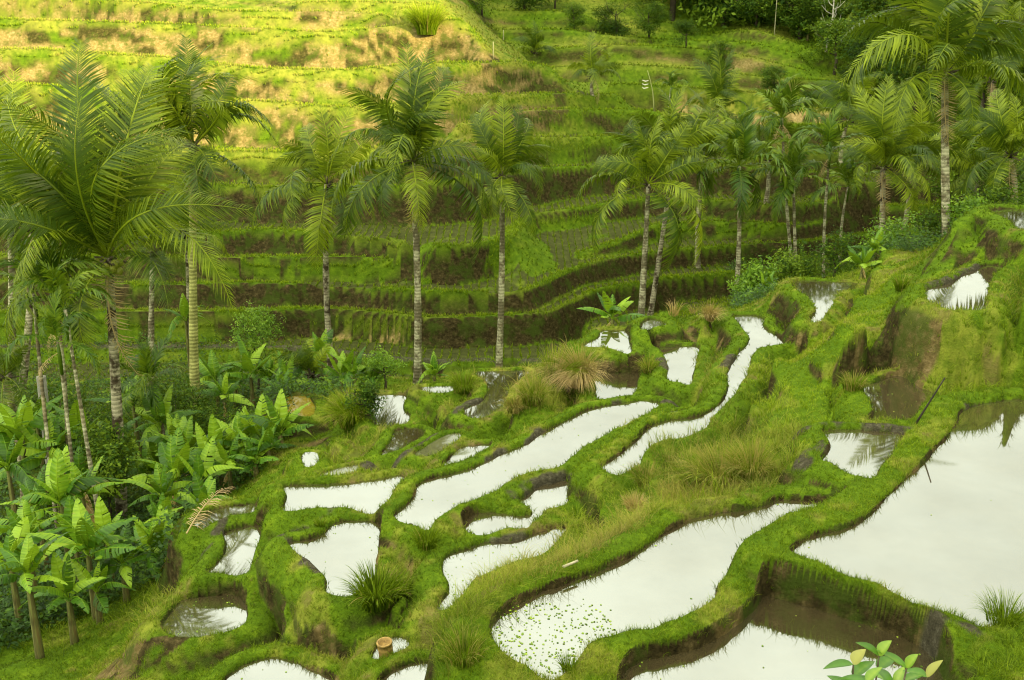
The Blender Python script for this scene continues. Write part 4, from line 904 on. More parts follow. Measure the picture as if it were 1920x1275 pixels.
BANANAS = [
 (180,1110,19,1.0,'small banana plant behind the shoulder of the two-leaved one'),
 (155,930,23.5,1.2,'banana plant above the long brown-edged leaf'), (70,950,23,1.2,'banana plant left of the brown-edged one'), (305,985,22.5,1.1,'banana plant halfway between the largest trunk and the fallen frond'),
 (300,868,28.4,1.2,'banana plant close behind the one right of the largest trunk'), (390,860,26.6,1.2,'banana plant left of the bright clump, leaves crossing its neighbour'), (505,870,26,1.0,'young banana plant in front of the bright clump'),
 (330,830,29.5,1.1,'banana plant under the slim pale trunk'), (70,800,29.5,1.4,'banana plant behind the broad dark one at the left'), (215,830,29,1.2,'banana plant right of the dense dark bush'), (420,745,33.5,1.2,'banana plant in front of the dry-leaved one'),
 (525,740,34,1.1,'banana plant just above the earth bank of the ochre pool'), (590,715,37,1.0,'banana plant tucked behind the young yellow palm'),
 (52,1085,17.6,1.35,'nearest banana plant in the bottom left corner, on a thin brown stem'), (128,1120,18.2,1.2,'banana plant with two wide upright leaves, right of the nearest one'),
 (165,1040,19.5,1.5,'banana plant with ragged horizontal leaves behind the two-leaved one'), (285,1035,20.2,1.2,'broad banana plant in front of the foot of the largest palm'),
 (315,1040,20.4,1.2,'banana plant beside the fallen dry frond'), (20,1060,19.5,1.3,'shaded banana plant at the left edge, behind the nearest one'),
 (115,945,22,1.6,'banana plant with a long brown-edged leaf reaching left'), (200,1015,21.0,1.15,'banana plant just left of the white foot of the largest palm'),
 (50,1010,21,1.3,'banana plant with drooping torn leaves at the left'), (305,935,24,1.3,'banana plant right of the largest palm foot'),
 (330,900,25.5,1.5,'tall yellow green banana plant above the muddy bund'), (375,905,25,1.3,'banana plant with dry leaf tips at the edge of the muddy bund'),
 (282,890,28.6,1.4,'dark leaved banana plant right behind the largest palm trunk'), (152,905,26,1.4,'banana plant between the mottled stem and the largest trunk'),
 (345,850,28,1.6,'banana plant with one pale upright leaf left of the bright clump'), (410,850,27,1.4,'bright banana plant, leftmost of the clump by the ochre pool'),
 (450,835,27,1.5,'bright banana plant in the middle of the clump by the ochre pool'), (490,830,27,1.4,'bright banana plant with upright leaves in the clump'),
 (528,850,26.6,1.3,'banana plant at the right end of the clump beside the puddle'), (430,880,26,1.2,'low banana plant under the bright clump'),
 (480,885,25.6,1.1,'low banana plant with brown leaves right of the low one'), (40,830,27,1.9,'dark banana plant at the left with broad arching leaves'),
 (100,855,27,1.7,'dark banana plant behind the thinnest areca stem'), (15,880,25.5,1.6,'dark banana plant at the left edge with hanging leaves'),
 (150,820,29,1.6,'dark banana plant in front of the dense dark bush'), (250,760,32,1.6,'banana plant beside the small round areca palm'),
 (300,800,31,1.5,'banana plant with patchy leaves between the two pale trunks'), (405,715,37,1.7,'banana plant with a dry brown leaf right of the mossy trunk'),
 (470,705,37,1.8,'banana plant under the fine-leaved tree'), (505,715,37,1.6,'banana plant with hanging dead leaves right of the fine-leaved tree'),
 (540,722,36,1.4,'low banana plant left of the young yellow palm'), (640,710,36,1.6,'banana plant with two upright leaves beyond the pond'),
 (665,708,36,1.4,'banana plant right of the two-leaved one beyond the pond'), (700,722,36,1.1,'small banana plant at the right end of the row beyond the pond'),
 (815,717,38,1.0,'little banana plant right of the round palm foot'), (348,600,43,1.5,'lone banana plant on the slope beside the spotted trunk'),
 (1148,598,31.5,1.3,'banana plant behind the small bright paddy in the middle'), (1618,500,34,1.1,'banana plant behind the grassy ridge, long leaf reaching left'),
 (1640,495,35,1.0,'upright banana plant behind the grassy ridge'), (602,665,40,1.4,'dark blue green banana plant at the foot of the pale green palm'),
 (1515,60,99,2.6,'banana plant at the edge of the woods on the crest'), (1430,590,38,1.0,'young banana plant left of the notched bund'),
 (385,960,23,1.1,'small banana plant above the fallen dry frond'), (440,720,38,1.3,'banana plant between the dry one and the fine-leaved tree'),
 (140,1010,21,1.2,'banana plant with yellow ribs behind the horizontal-leaved one'), (230,1060,19.8,1.1,'young banana plant at the foot of the near clump')]
for i, (u, v, y, S, lb) in enumerate(BANANAS): banana(u, v, y, S, lb, 8 + i % 4, i)

# ---- broadleaved trees and bushes
def crown_mesh(name, lobes, nleaf, lsz, seed, mat=None):
    """leaf-shaped faces gathered in clusters over and inside several lobes"""
    r = np.random.default_rng(seed); V = []; C = []; N = 0
    lobes = np.asarray(lobes, float); wts = lobes[:, 3] ** 2; wts /= wts.sum()
    ncl = nleaf // 14; li = r.choice(len(lobes), ncl, p=wts); d = r.normal(0, 1, (ncl, 3)); d /= np.linalg.norm(d, axis=1)[:, None]
    rad = r.uniform(.55, 1.08, ncl) * (1 + .25 * np.sin(d[:, 0] * 5 + li)); cc = lobes[li, :3] + d * (rad * lobes[li, 3])[:, None] * [1, 1, .8]
    tone_c = r.normal(.5, .22, ncl)
    p = np.repeat(cc, 14, 0) + r.normal(0, 1, (ncl * 14, 3)) * lsz * 1.7; n_ = len(p)
    nd = np.repeat(d, 14, 0) * .6 + r.normal(0, .6, (n_, 3)) + [0, 0, .5]; nd /= np.linalg.norm(nd, axis=1)[:, None]
    a = np.cross(nd, r.normal(0, 1, (n_, 3))); a /= np.linalg.norm(a, axis=1)[:, None]; b_ = np.cross(nd, a); s = lsz * r.uniform(.6, 1.3, n_)[:, None]
    V = np.stack([p - a * s, p + b_ * s * .45, p + a * s, p - b_ * s * .45], 1).reshape(-1, 3)
    t = np.clip(np.repeat(tone_c, 14) + r.normal(0, .12, n_), 0, 1); C = np.repeat(np.stack([t, 0 * t, 0 * t, 1 + 0 * t], -1), 4, 0)
    return np_mesh(name, V, np.arange(n_ * 4).reshape(-1, 4), mat or M_LEAF, True, C)
def limbs(h, w, seed, r0=.2, thin=False):
    r = random.Random(seed); b = MB(); b.tube([(0, 0, -.4), (.1 * w, 0, h * .25), (0, .05 * w, h * .5), (0, 0, h * .75)], [r0 * 1.2, r0, r0 * .75, r0 * .35], 8)
    for k in range(7):
        a = k * 2.4 + r.random(); z0 = h * r.uniform(.3, .65); l = w * r.uniform(.5, .95)
        e = np.array([math.cos(a) * l, math.sin(a) * l, z0 + h * r.uniform(.1, .3)]); s_ = np.array([0, 0, z0]); mid = (s_ + e) / 2 + [0, 0, -.04 * h]
        b.tube([s_, mid, e], [r0 * .45, r0 * .3, r0 * .1], 6)
        for q in range(2 if not thin else 4):
            e2 = e + np.array([r.uniform(-.4, .4) * w, r.uniform(-.4, .4) * w, h * r.uniform(.05, .2)]); b.tube([mid * (.6 - .1 * q) + e * (.4 + .1 * q), e2], [r0 * .14, r0 * .04], 4)
    return b.mesh('trunk', M_WOOD)
def lob(seed, h, w, n=9, low=.45):
    r = random.Random(seed); return [(r.uniform(-.6, .6) * w, r.uniform(-.6, .6) * w, h * r.uniform(low, .92), w * r.uniform(.32, .55)) for _ in range(n)] + [(0, 0, h * .85, w * .5)]
CRN = [crown_mesh('crown', lob(300 + i, 1.0, .42, 13, .18), 6500, .019, 300 + i) for i in range(4)]
TRK = [limbs(1.0, .38, 320 + i, .022) for i in range(4)]
TREES = [(1075,40,98,3,'small bush on the middle terrace of the far hill above the short palms'),(1155,45,99,4,'bushy sapling on the far hill left of the pale trunks'),(1215,55,97,4,'leafy sapling under the left end of the woods'),(1285,120,92,3,'small shrub on the grassy face of the far hill'),(1350,150,90,3,'lone dark shrub in the middle of the grassy far hill'),(985,15,102,4,'bush at the top of the far hill behind the short palm'),(1040,5,104,4,'bush beside the top frame above the short palms'),(905,60,96,4,'dark shrub in the gully right of the sunlit slope'),(1450,190,84,3,'shrub at the foot of the far hill above the pale palm crown'),(1510,205,80,3,'low shrub on the far terraces left of the tallest palm fronds'),(1640,170,86,7,'tree at the lower edge of the woods, left of the distant palm'),(1760,160,84,9,'tree close behind the top of the tallest trunk'),(1800,290,62,5,'round tree among the far terraces right of the tallest trunk'),(1915,300,58,6,'dark tree behind the edge palm'),(1870,350,50,4,'low leafy tree behind the shrubs of the topmost paddy'),(1560,150,92,5,'small tree on the bare shoulder of the far hill'),(1500,100,99,7,'tree beside the foot of the bamboo pole'),(1420,70,101,6,'low tree on the brow of the crest'),(1260,0,104,11,'dark tree at the left end of the woods on the crest'),(1310,-20,110,13,'tall dark tree behind the left end of the crest'),(1352,40,103,9,'round dark tree standing on the grassy crest'),(1395,10,108,12,'dark tree behind the round one on the crest'),
 (1440,20,106,11,'tree behind the bamboo pole on the crest'),(1480,-20,112,14,'tall bluish tree rising behind the crest'),(1530,40,106,9,'tree behind the white bare tree'),(1575,20,110,13,'leafy tree between the bare tree and the leaning palm'),(1600,90,98,7,'low tree where the crest drops away'),
 (1650,60,104,12,'broad tree under the leaning palm'),(1690,110,94,9,'tree left of the tallest palm, on the lower wooded slope'),(1740,60,104,13,'tall tree behind the tallest palm'),(1820,80,96,11,'tree right of the tallest crown'),(1870,130,88,10,'bright green tree at the right above the spreading one'),(1900,60,98,13,'tall tree in the top right corner'),
 (1840,210,72,7,'spreading pale green tree right of the tallest trunk'),(1720,215,78,7,'tree behind the tallest trunk, over the far terraces'),(1910,200,78,8,'dense tree at the right edge above the edge palm'),(1230,10,112,12,'dark tree at the far left of the woods'),(1180,-15,114,11,'tree top peeping over the upper left of the woods'),(1120,-10,112,8,'small tree on the skyline above the short palms'),
 (860,-5,105,8,'dark bush-like tree beside the top of the sunlit slope'),(925,0,106,7,'dark tree in the hollow right of the sunlit slope')]
for i, (u, v, y, h, lb) in enumerate(TREES):
    c = PD(u, v, y); g = seat(u, v, y); root = empty('broadleaf_tree', g, random.Random(i).random() * 6.28); s_ = h * .85 * random.Random(i + 5).uniform(.85, 1.1)
    root.scale = (s_ * 1.35, s_ * 1.35, s_); tag(root, lb, 'tree', 'broadleaved trees on the far hill')
    link('crown', CRN[i % 4], root); link('trunk', TRK[i % 4], root)
# the fine-leaved tree and the bushes nearer by
def bush(u, v, y, h, w, label, name='bush', nleaf=2600, lsz=.06, seed=0, low=.15, mat=None, trunk=True, cat='bush'):
    a = ray(u, v)[0]; g = Vector((a * y, y, ground(a * y, y))); root = empty(name, g); tag(root, label, cat)
    link('crown', crown_mesh('crown', lob(seed, h, w, 9, low), nleaf, lsz, seed, mat), root)
    if trunk: link('trunk', limbs(h, w * .8, seed, .05), root)
M_LIGHT = leaf_mat('light_leaf', (.05, .12, .008), (.12, .24, .015), (.26, .40, .03), .35, .5, .3, .2)
bush(480, 700, 39.5, 3.9, 1.4, 'fine-leaved young tree standing before the lowest terrace walls', 'broadleaf_tree', 3800, .055, 401, .35, M_LIGHT, cat='tree')
bush(185, 840, 27, 3.6, 1.5, 'dense dark bush behind the mottled palm stems', nleaf=6000, lsz=.07, seed=402)
bush(330, 770, 33, 2.6, 1.6, 'dark bush between the two pale palm trunks', nleaf=4500, lsz=.06, seed=403)
bush(230, 760, 35, 2.4, 1.5, 'dark bush left of the small round areca palm', nleaf=3500, lsz=.06, seed=404)
bush(395, 800, 32, 1.8, 1.6, 'low bush at the foot of the mossy trunk', nleaf=4000, lsz=.05, seed=405)
bush(720, 712, 36, 1.5, .9, 'light green bush at the right end of the banana row', nleaf=1800, lsz=.05, seed=406, mat=M_LIGHT)
bush(608, 740, 30.5, .7, .35, 'small pale leafy plant behind the ochre pool', nleaf=500, lsz=.05, seed=407, mat=M_LIGHT)
bush(685, 770, 26.5, 1.0, .55, 'dark round bush above the arching grass clump', nleaf=1500, lsz=.05, seed=408)
bush(1415, 575, 44, 1.7, 1.2, 'leafy bush behind the bund with the straw bundle', nleaf=2500, lsz=.09, seed=409, mat=M_LIGHT)
bush(1480, 555, 46, 1.5, 1.5, 'dark bush behind the notched bund', nleaf=3000, lsz=.08, seed=410)
bush(1560, 520, 44, 2.0, 1.5, 'bush left of the banana plant behind the ridge', nleaf=2500, lsz=.07, seed=411)
bush(1700, 480, 40, 1.3, 1.7, 'shrub with tiers of light leaves beyond the grassy ridge', nleaf=3500, lsz=.08, seed=412, mat=M_LIGHT)
bush(1760, 470, 38, 1.2, 1.2, 'shrub around the foot of the tallest palm', nleaf=2500, lsz=.07, seed=413)
bush(1830, 390, 36, 1.2, 1.1, 'light shrub behind the top of the bare cliff', nleaf=2500, lsz=.07, seed=414, mat=M_LIGHT)
bush(1885, 385, 37, 1.7, 1.4, 'shrub behind the topmost paddy at the right', nleaf=2500, lsz=.07, seed=415)
bush(445, 800, 31, 1.3, 1.1, 'feathery light green bush above the bright banana clump', nleaf=2500, lsz=.045, seed=416, mat=M_LIGHT)
bush(20, 760, 34, 3.0, 1.8, 'dark bush at the left edge behind the banana plants', nleaf=4000, lsz=.08, seed=417)
bush(110, 750, 35, 2.4, 1.8, 'dark bush behind the grey stump', nleaf=3500, lsz=.07, seed=418)
# bare white tree on the crest
g = seat(1548, 104, 96); root = empty('bare_tree', g); tag(root, 'bare white-barked tree without leaves at the edge of the woods', 'tree')
m = NT('white_bark'); M_WB = m.bsdf((.45, .43, .34), .8)
b = MB(); rr = random.Random(3); b.tube([(0, 0, -.3), (.1, 0, 1.8), (.35, 0, 3.2), (.3, 0, 5.2)], [.13, .1, .08, .04], 7); b.build('trunk', M_WB, root)
for k in range(9):
    b = MB(); a = k * 2.4; z0 = 2.0 + .36 * k; e = np.array([.25 + math.cos(a) * 1.1, math.sin(a) * 1.1, z0 + .8]); b.tube([(.25, 0, z0), (e + [.25, 0, z0]) / 2 * [1, 1, 1] - [0, 0, .15], e], [.05, .035, .015], 5)
    b.tube([e * .6 + np.array([.25, 0, z0]) * .4, e + [rr.uniform(-.5, .5), 0, .6]], [.025, .01], 4); b.build('branch', M_WB, root)
# woods too thick to count, behind the trees of the crest
r = np.random.default_rng(77); L_ = []
for k in range(300):
    u = r.uniform(1280, 2050); y = r.uniform(99, 125); a = ray(u, 60)[0]; x = a * y; z = ground(x, y); s_ = r.uniform(1.5, 3.2); L_.append((x, y, z + r.uniform(.2, 4.0), s_))
for k in range(60):
    u = r.uniform(1640, 2050); y = r.uniform(82, 102); a = ray(u, 60)[0]; x = a * y; z = ground(x, y); s_ = r.uniform(1.0, 2.2); L_.append((x, y, z + r.uniform(.3, 2.5), s_))
tag(link('forest', crown_mesh('forest', L_, 90000, .27, 78)), 'dense green woods filling the hill behind the crest', 'forest', None, 'stuff')
# leafy ground cover on the valley floor and round the feet of the far palms
sel = []
for P, lo, hi, dn in [([(-60,690),(420,680),(760,700),(560,760),(500,850),(480,900),(350,960),(300,1090),(0,1230),(-60,1230)], 17, 43, .085), ([(1360,470),(1700,440),(1800,430),(1780,500),(1640,490),(1480,540),(1380,600)], 34, 62, .07), ([(0,590),(420,590),(420,690),(0,700)], 36, 50, .03)]:
    mz = zone(P, lo, hi) & (~PONDM) & (rng.random(GA.shape) < dn * (1.2 + N1)); r_, c_ = np.nonzero(mz); sel.append(np.stack([GX[r_, c_], GY[r_, c_], HT[r_, c_]], -1))
p = np.concatenate(sel); k = 9; n_ = len(p) * k; print('cover', n_)
q = np.repeat(p, k, 0) + np.stack([rng.normal(0, .16, n_), rng.normal(0, .16, n_), rng.uniform(.03, .55, n_) * np.repeat(rng.uniform(.5, 1.4, len(p)), k)], -1)
nd = rng.normal(0, .5, (n_, 3)) + [0, -.2, 1]; nd /= np.linalg.norm(nd, axis=1)[:, None]; a = np.cross(nd, rng.normal(0, 1, (n_, 3))); a /= np.linalg.norm(a, axis=1)[:, None]; b_ = np.cross(nd, a)
s = rng.uniform(.035, .09, n_)[:, None]; V = np.stack([q - a * s, q + b_ * s * .5, q + a * s, q - b_ * s * .5], 1).reshape(-1, 3)
t = np.clip(np.repeat(rng.normal(.4, .25, len(p)), k) + rng.normal(0, .1, n_), 0, 1); C = np.repeat(np.stack([t, 0 * t, 0 * t, 1 + 0 * t], -1), 4, 0)
tag(link('undergrowth', np_mesh('undergrowth', V, np.arange(n_ * 4).reshape(-1, 4), leaf_mat('undergrowth', (.010, .030, .004), (.032, .085, .006), (.11, .21, .015), .3), True, C)), 'leafy undergrowth covering the valley floor', 'undergrowth', None, 'stuff')
# ------------------------------------------------------------------ clumps of grass standing out on their own
def tussock(u, v, h, label, H, W, n, dry, lean=(0, 0), tone=.55, name='grass_clump', mat=None, wid=.012, cat='grass clump', up=1.0):
    """blades fountaining from one root; h = drop of the root below the camera, or None to stand on the ground seen at the pixel"""
    g = Vector(PH(u, v, h)) if h else hit(u, v); r = np.random.default_rng(int(u * 7 + v)); th = r.random(n) * 6.283; rad = W * .3 * np.sqrt(r.random(n))
    bx, by = np.cos(th) * rad, np.sin(th) * rad; L = H * r.uniform(.6, 1.15, n); out = r.uniform(.15, .75, n); fa = r.random(n) * 3.14; w = wid * r.uniform(.6, 1.2, n) * .5
    ox = np.cos(th) * out + lean[0]; oy = np.sin(th) * out + lean[1]; V = []; C = []; S = 6; dd = np.clip((r.random(n) < dry) * r.uniform(.5, 1, n), 0, 1); tn = np.clip(tone + r.normal(0, .2, n), 0, 1)
    for i in range(S + 1):
        t = i / S; k = t ** 1.5; cx = bx + ox * L * k * .9; cy = by + oy * L * k * .9; lz = np.hypot(ox, oy); cz = L * up * (t - (.25 + .75 * np.clip(lz, 0, 1.2)) * .62 * t ** 2.2) - .03
        ww = w * (1 - t) ** .6 if i < S else 0 * w
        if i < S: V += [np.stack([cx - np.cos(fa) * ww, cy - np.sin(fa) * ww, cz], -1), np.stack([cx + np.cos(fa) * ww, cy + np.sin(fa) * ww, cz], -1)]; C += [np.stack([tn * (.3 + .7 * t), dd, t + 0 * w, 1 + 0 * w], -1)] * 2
        else: V.append(np.stack([cx, cy, cz], -1)); C.append(np.stack([tn, dd, t + 0 * w, 1 + 0 * w], -1))
    nv = len(V); V = np.stack(V, 1).reshape(-1, 3); C = np.stack(C, 1).reshape(-1, 4); bs = np.arange(n) * nv
    Q = np.concatenate([np.stack([bs + 2 * i, bs + 2 * i + 1, bs + 2 * i + 3, bs + 2 * i + 2], -1) for i in range(S - 1)]); T = np.stack([bs + 2 * S - 2, bs + 2 * S - 1, bs + 2 * S], -1)
    o = link(name, np_mesh(name, V, [Q, T], mat or M_GRASS, True, C)); o.location = g; tag(o, label, cat); return o
tussock(660, 800, None, 'big arching yellow green grass clump below the dark round bush', 1.5, 1.1, 900, .15, (-.1, -.3), .75, wid=.02)
tussock(1045, 712, None, 'long green grass clump leaning over the bund left of the walled paddy', 1.2, 1.2, 700, .2, (.2, -.3), .65, wid=.018)
tussock(1085, 722, None, 'pinkish dry grass clump hanging beside the walled paddy', 1.5, 1.0, 1300, .97, (-.2, -.6), 1.0, wid=.02, mat=M_DEAD)
tussock(1000, 755, None, 'half dry grass clump left of the pinkish one', 1.0, .9, 500, .5, (-.1, -.3), .6, wid=.018)
tussock(965, 770, None, 'brown withered clump over the dark hole in the bank', .7, .7, 400, .9, (0, -.5), .4, wid=.016)
tussock(1330, 600, None, 'tan straw bundle hanging over the earth wall', .85, .45, 500, 1.0, (0, -.55), .8, name='straw_bundle', wid=.016, mat=M_DEAD, cat='straw bundle')
tussock(705, 1130, None, 'dense dark green reed clump in front of the weedy paddy', .85, 1.0, 650, .03, (0, -.1), .42, wid=.022)
tussock(745, 1120, None, 'smaller reed clump right of the dense dark one', .6, .6, 300, .05, (.1, -.1), .5, wid=.020)
tussock(1345, 905, None, 'largest reddish brown and green grass clump on the long slope', .95, 1.2, 900, .5, (-.25, -.25), .55, wid=.013)
tussock(1405, 890, None, 'reddish grass clump right of the largest one', .85, 1.0, 650, .6, (-.2, -.25), .5, wid=.013)
tussock(1300, 905, None, 'green grass clump left of the largest reddish one', .75, .9, 500, .25, (-.2, -.2), .5, wid=.013)
tussock(1190, 955, None, 'pale pinkish dead tuft on the slope above the long paddy', .4, .5, 350, 1.0, (0, -.1), .85, mat=M_DEAD, wid=.010)
tussock(1210, 905, None, 'brownish grass clump beside the end of the channel paddy', .55, .8, 450, .5, (-.1, -.1), .4, wid=.012)
tussock(1255, 880, None, 'dark tufted clump beside the brownish one', .5, .7, 400, .4, (-.1, -.1), .4, wid=.012)
tussock(800, 1025, None, 'green grass clump under the wall of the long curved paddy', .55, .6, 350, .02, (.05, -.1), .5, wid=.014)
tussock(870, 1235, None, 'wild mixed clump at the bottom left of the central paddy', .45, .7, 400, .3, (0, -.1), .4, wid=.010)
tussock(1065, 1258, None, 'spiky tuft standing at the water at the bottom centre', .32, .25, 120, 0, (0, 0), .45, wid=.011)
tussock(1880, 1165, None, 'spiky green clump standing against the biggest paddy at the right', .5, .6, 260, 0, (-.1, 0), .5, wid=.011)
tussock(800, 75, None, 'silvery pampas-like clump on the sunlit slope', 3.0, 2.2, 1300, .1, (0, -.1), 1.0, wid=.05)
tussock(1600, 730, None, 'brownish clump at the foot of the grassy ridge', .5, .7, 350, .35, (0, -.1), .4, wid=.014)
tussock(1690, 545, None, 'dark tuft at the head of the undercut cliff', .6, .5, 300, .1, (0, -.1), .4, wid=.016)
tussock(600, 985, None, 'small weedy tuft on the bund above the grey mud', .25, .3, 150, .1, (0, 0), .5, wid=.012)
tussock(870, 735, None, 'overgrown hump of grass between the dark mirror paddy and the low bund', .8, 1.0, 600, .1, (0, -.3), .55, wid=.016)
tussock(1215, 700, None, 'tuft of yellow grass on the ridge between the two walled paddies', .7, .5, 350, .4, (-.05, -.3), .7, wid=.016)
# ---- leafy plant close to the camera at the bottom
g = Vector((ray(1650, 1275)[0] * 3.3, 3.3, ground(ray(1650, 1275)[0] * 3.3, 3.3))); root = empty('leafy_plant', g); tag(root, 'broad-leaved plant with new yellow and red leaves poking up at the bottom edge', 'plant')
M_PL = leaf_mat('plant_leaf', (.03, .09, .01), (.09, .22, .02), (.30, .42, .05), .35, .3, .5, .2)
rr = random.Random(9)
def oval_leaf(p, d, L, W, tone, red, droop):
    d = Vector(d).normalized(); s_ = d.cross(Vector((0, 0, 1))).normalized(); up = s_.cross(d); b = MB(); V = []; C = []; n = 9
    for i in range(n):
        t = i / (n - 1); w = W * math.sin(math.pi * t ** .8) ** .8 * .5 if 0 < t < 1 else .0008; c_ = Vector(p) + d * L * t + up * (-droop * L * t * t)
        V += [c_ - s_ * w + up * w * .35, c_, c_ + s_ * w + up * w * .35]; tt = tone + .06 * math.sin(i * 3); C += [(tt, red, 0, 1), (tt + .3, red, 0, 1), (tt * .92, red, 0, 1)]
    Q = [(3 * i + k, 3 * i + k + 1, 3 * i + k + 4, 3 * i + k + 3) for i in range(n - 1) for k in (0, 1)]; b.add([tuple(v) for v in V], Q, None, C); return b
for u, v, y in [(1600,1228,3.1),(1648,1212,3.15),(1700,1235,3.1),(1738,1252,3.2),(1625,1262,3.0),(1680,1265,3.3)]:
    top = PD(u, v + 18, y) - g; b = MB(); b.tube([(rr.uniform(-.05, .05), 0, -.05), (top.x * .6, top.y * .5, top.z * .6), tuple(top)], [.008, .006, .003], 6, [.3, .6, 0, 1]); b.build('stem', M_WOOD, root)
    for k in range(11):
        a = k * 2.1 + rr.random(); e = rr.uniform(-.1, .7) if k > 0 else 1.1; z = top * (1 - .035 * (k // 2)); newl = k < 1
        oval_leaf(z, (math.cos(a) * math.cos(e), math.sin(a) * math.cos(e), math.sin(e)), rr.uniform(.08, .125) * (.8 if newl else 1), rr.uniform(.038, .055), .7 if newl else rr.uniform(.1, .45), .55 if (newl and rr.random() < .4) else 0, rr.uniform(.1, .5)).build('leaf', M_PL, root)
# ---- poles, sticks, stumps
def pole(name, a, b_, r0, r1, colr, label, cat, bend=0.0):
    a, b_ = Vector(a), Vector(b_); L = b_ - a; mid = a + L * .5 + Vector((bend, 0, 0)); b = MB(); P = [a, a + L * .25 + Vector((bend * .7, 0, 0)), mid, a + L * .75 + Vector((bend * .7, 0, 0)), b_]
    P = [tuple(q - a) for q in P]; b.tube(P, np.linspace(r0, r1, 5), 8); m = NT(name); n_ = m.noise(12, 4, .6, m.obj()); mt = m.bsdf(m.mix(n_, colr, tuple(c * .55 for c in colr)), .7, m.bump(n_, .4, .01))
    o = b.build(name, mt); o.location = a; return tag(o, label, cat)
g0 = hit(1714, 796); pole('wooden_pole', g0 - Vector((0, 0, .05)), PD(1772, 708, g0.y - .15), .022, .012, (.035, .028, .02), 'dark wooden pole slanting out of the bund beside the muddy paddy', 'pole')
g0 = hit(1056, 1073); g1 = hit(1083, 1062); pole('bamboo_stick', g0 + Vector((0, 0, .07)), g1 + Vector((0, 0, .08)), .02, .018, (.55, .50, .34), 'pale bamboo stick lying on the bund of the central paddy', 'stick')
g0 = seat(1226, 208, 75); pole('ribbon_pole', g0, PD(1214, 132, 75), .05, .02, (.40, .42, .16), 'thin bamboo pole with white ribbons on the far terrace', 'pole', .15)
tp = PD(1216, 150, 75); m = NT('ribbon'); M_RB = m.bsdf((.75, .72, .62), .8)
po = bpy.data.objects[[o.name for o in bpy.data.objects if o.name.startswith('ribbon_pole')][0]]
for k in range(3):
    b = MB(); z0 = -.25 * k; b.add([(0, 0, z0), (-.2 - .05 * k, .1, z0 - .06), (-.45, .05, z0 + .02), (-.45, .05, z0 - .03), (-.2 - .05 * k, .1, z0 - .13), (0, 0, z0 - .05)], [(0, 1, 4, 5), (1, 2, 3, 4)]); o = b.build('ribbon', M_RB, po); o.location = tp - po.location
for u, v0, v1, y, lb in [(925, 78, 104, 74, 'thin pale stake at the right tip of the sunlit slope'), (944, 62, 84, 92, 'second thin stake right of the sunlit slope'), (1452, 0, 62, 98, 'tall yellow bamboo pole in front of the woods')]:
    g0 = seat(u, v1, y); tp_ = PD(u, v0, y); pole('bamboo_stake', g0, (g0.x, y, max(tp_.z, g0.z + 1.0)), .05, .03, (.42, .40, .22), lb, 'stake')
g0 = seat(78, 770, 30); s_ = pole('palm_stump', g0 - Vector((0, 0, .1)), PD(77, 706, 30), .19, .15, (.34, .33, .27), 'grey dead palm stump with a pale broken top', 'stump')
b = MB(); q = PD(77, 706, 30) - g0; b.tube([(q.x, q.y, q.z), (q.x, q.y, q.z + .12), (q.x + .02, q.y, q.z + .2)], [.12, .07, .02], 8); o = b.build('stump_top', M_WB, s_)
# bamboo section standing in the little puddle at the bottom
g0 = Vector(PH(724, 1226, 9.48)); mb_ = NT('bamboo'); M_BB = mb_.bsdf(mb_.ramp(mb_.noise(14, 5, .7, mb_.obj()), (.3, (.14, .09, .03)), (.6, (.42, .27, .08))), .65)
b = MB(); n = 20
def ringv(r_, z): return [(r_ * math.cos(k * 2 * math.pi / n), r_ * math.sin(k * 2 * math.pi / n), z) for k in range(n)]
prof = [(.118, -.1), (.118, .10), (.124, .115), (.118, .13), (.120, .20), (.128, .205), (.128, .235), (.104, .235), (.100, .15), (.0, .15)]
V = []; [V.extend(ringv(r_, z)) for r_, z in prof]; b.add(V, [(i * n + k, i * n + (k + 1) % n, (i + 1) * n + (k + 1) % n, (i + 1) * n + k) for i in range(len(prof) - 1) for k in range(n)])
o = b.build('bamboo_pot', M_BB); o.location = g0; o.rotation_euler = (.06, -.08, 0); tag(o, 'short orange bamboo pot standing in the small puddle at the bottom', 'pot')
# dry fallen frond over the bund at the left
g0 = hit(352, 1022); g1 = hit(440, 950); o = link('fallen_frond', DEADF[0]); orient(o, g0 + Vector((0, 0, .25)), g1 + Vector((0, 0, .45))); tag(o, 'fallen dry brown palm frond leaning over the muddy bund', 'palm frond')
g0 = hit(560, 985); g1 = hit(486, 1010)
# twigs and the mound of cut straw behind the small paddies
for i, (u, v, lb) in enumerate([(1262, 592, 'dry reddish twigs on the mound behind the small paddies'), (1300, 588, 'second bunch of dry twigs right of the first')]):
    tussock(u, v, None, lb, .7, .6, 60, 1.0, (0, 0), .3, name='dry_twigs', wid=.02, mat=M_DEAD, cat='twigs')
# ------------------------------------------------------------------ unseen ridge added at the right, its crest shaped to shade the valley
BLOCKER_X = lambda yy: 88 + max(0, yy - 60) * .35
BLOCKER_Z = lambda yy: float(np.interp(yy, [-170, -60, -25, 3, 14, 29, 70, 120], [56, 54, 52, 48.5, 50, 61, 65, 66]))
xs = np.linspace(-170, 190, 90); rg = []
for i, yy in enumerate(xs):
    crest = BLOCKER_Z(yy) + 2.0 * math.sin(yy * .13) + 1.5 * math.sin(yy * .31 + 1)
    for f, zz in ((0, -12), (.25, .25), (.5, .62), (.75, .9), (1.0, 1.0), (1.3, .8), (1.8, 0)):
        z_ = -12 if f == 0 or f == 1.8 else crest * zz; rg.append((BLOCKER_X(yy) - 30 * (1 - f), yy, z_ + 1.2 * math.sin(yy * .6 + f * 5)))
k = 7; Q = [(i * k + j, i * k + j + 1, (i + 1) * k + j + 1, (i + 1) * k + j) for i in range(89) for j in range(6)]
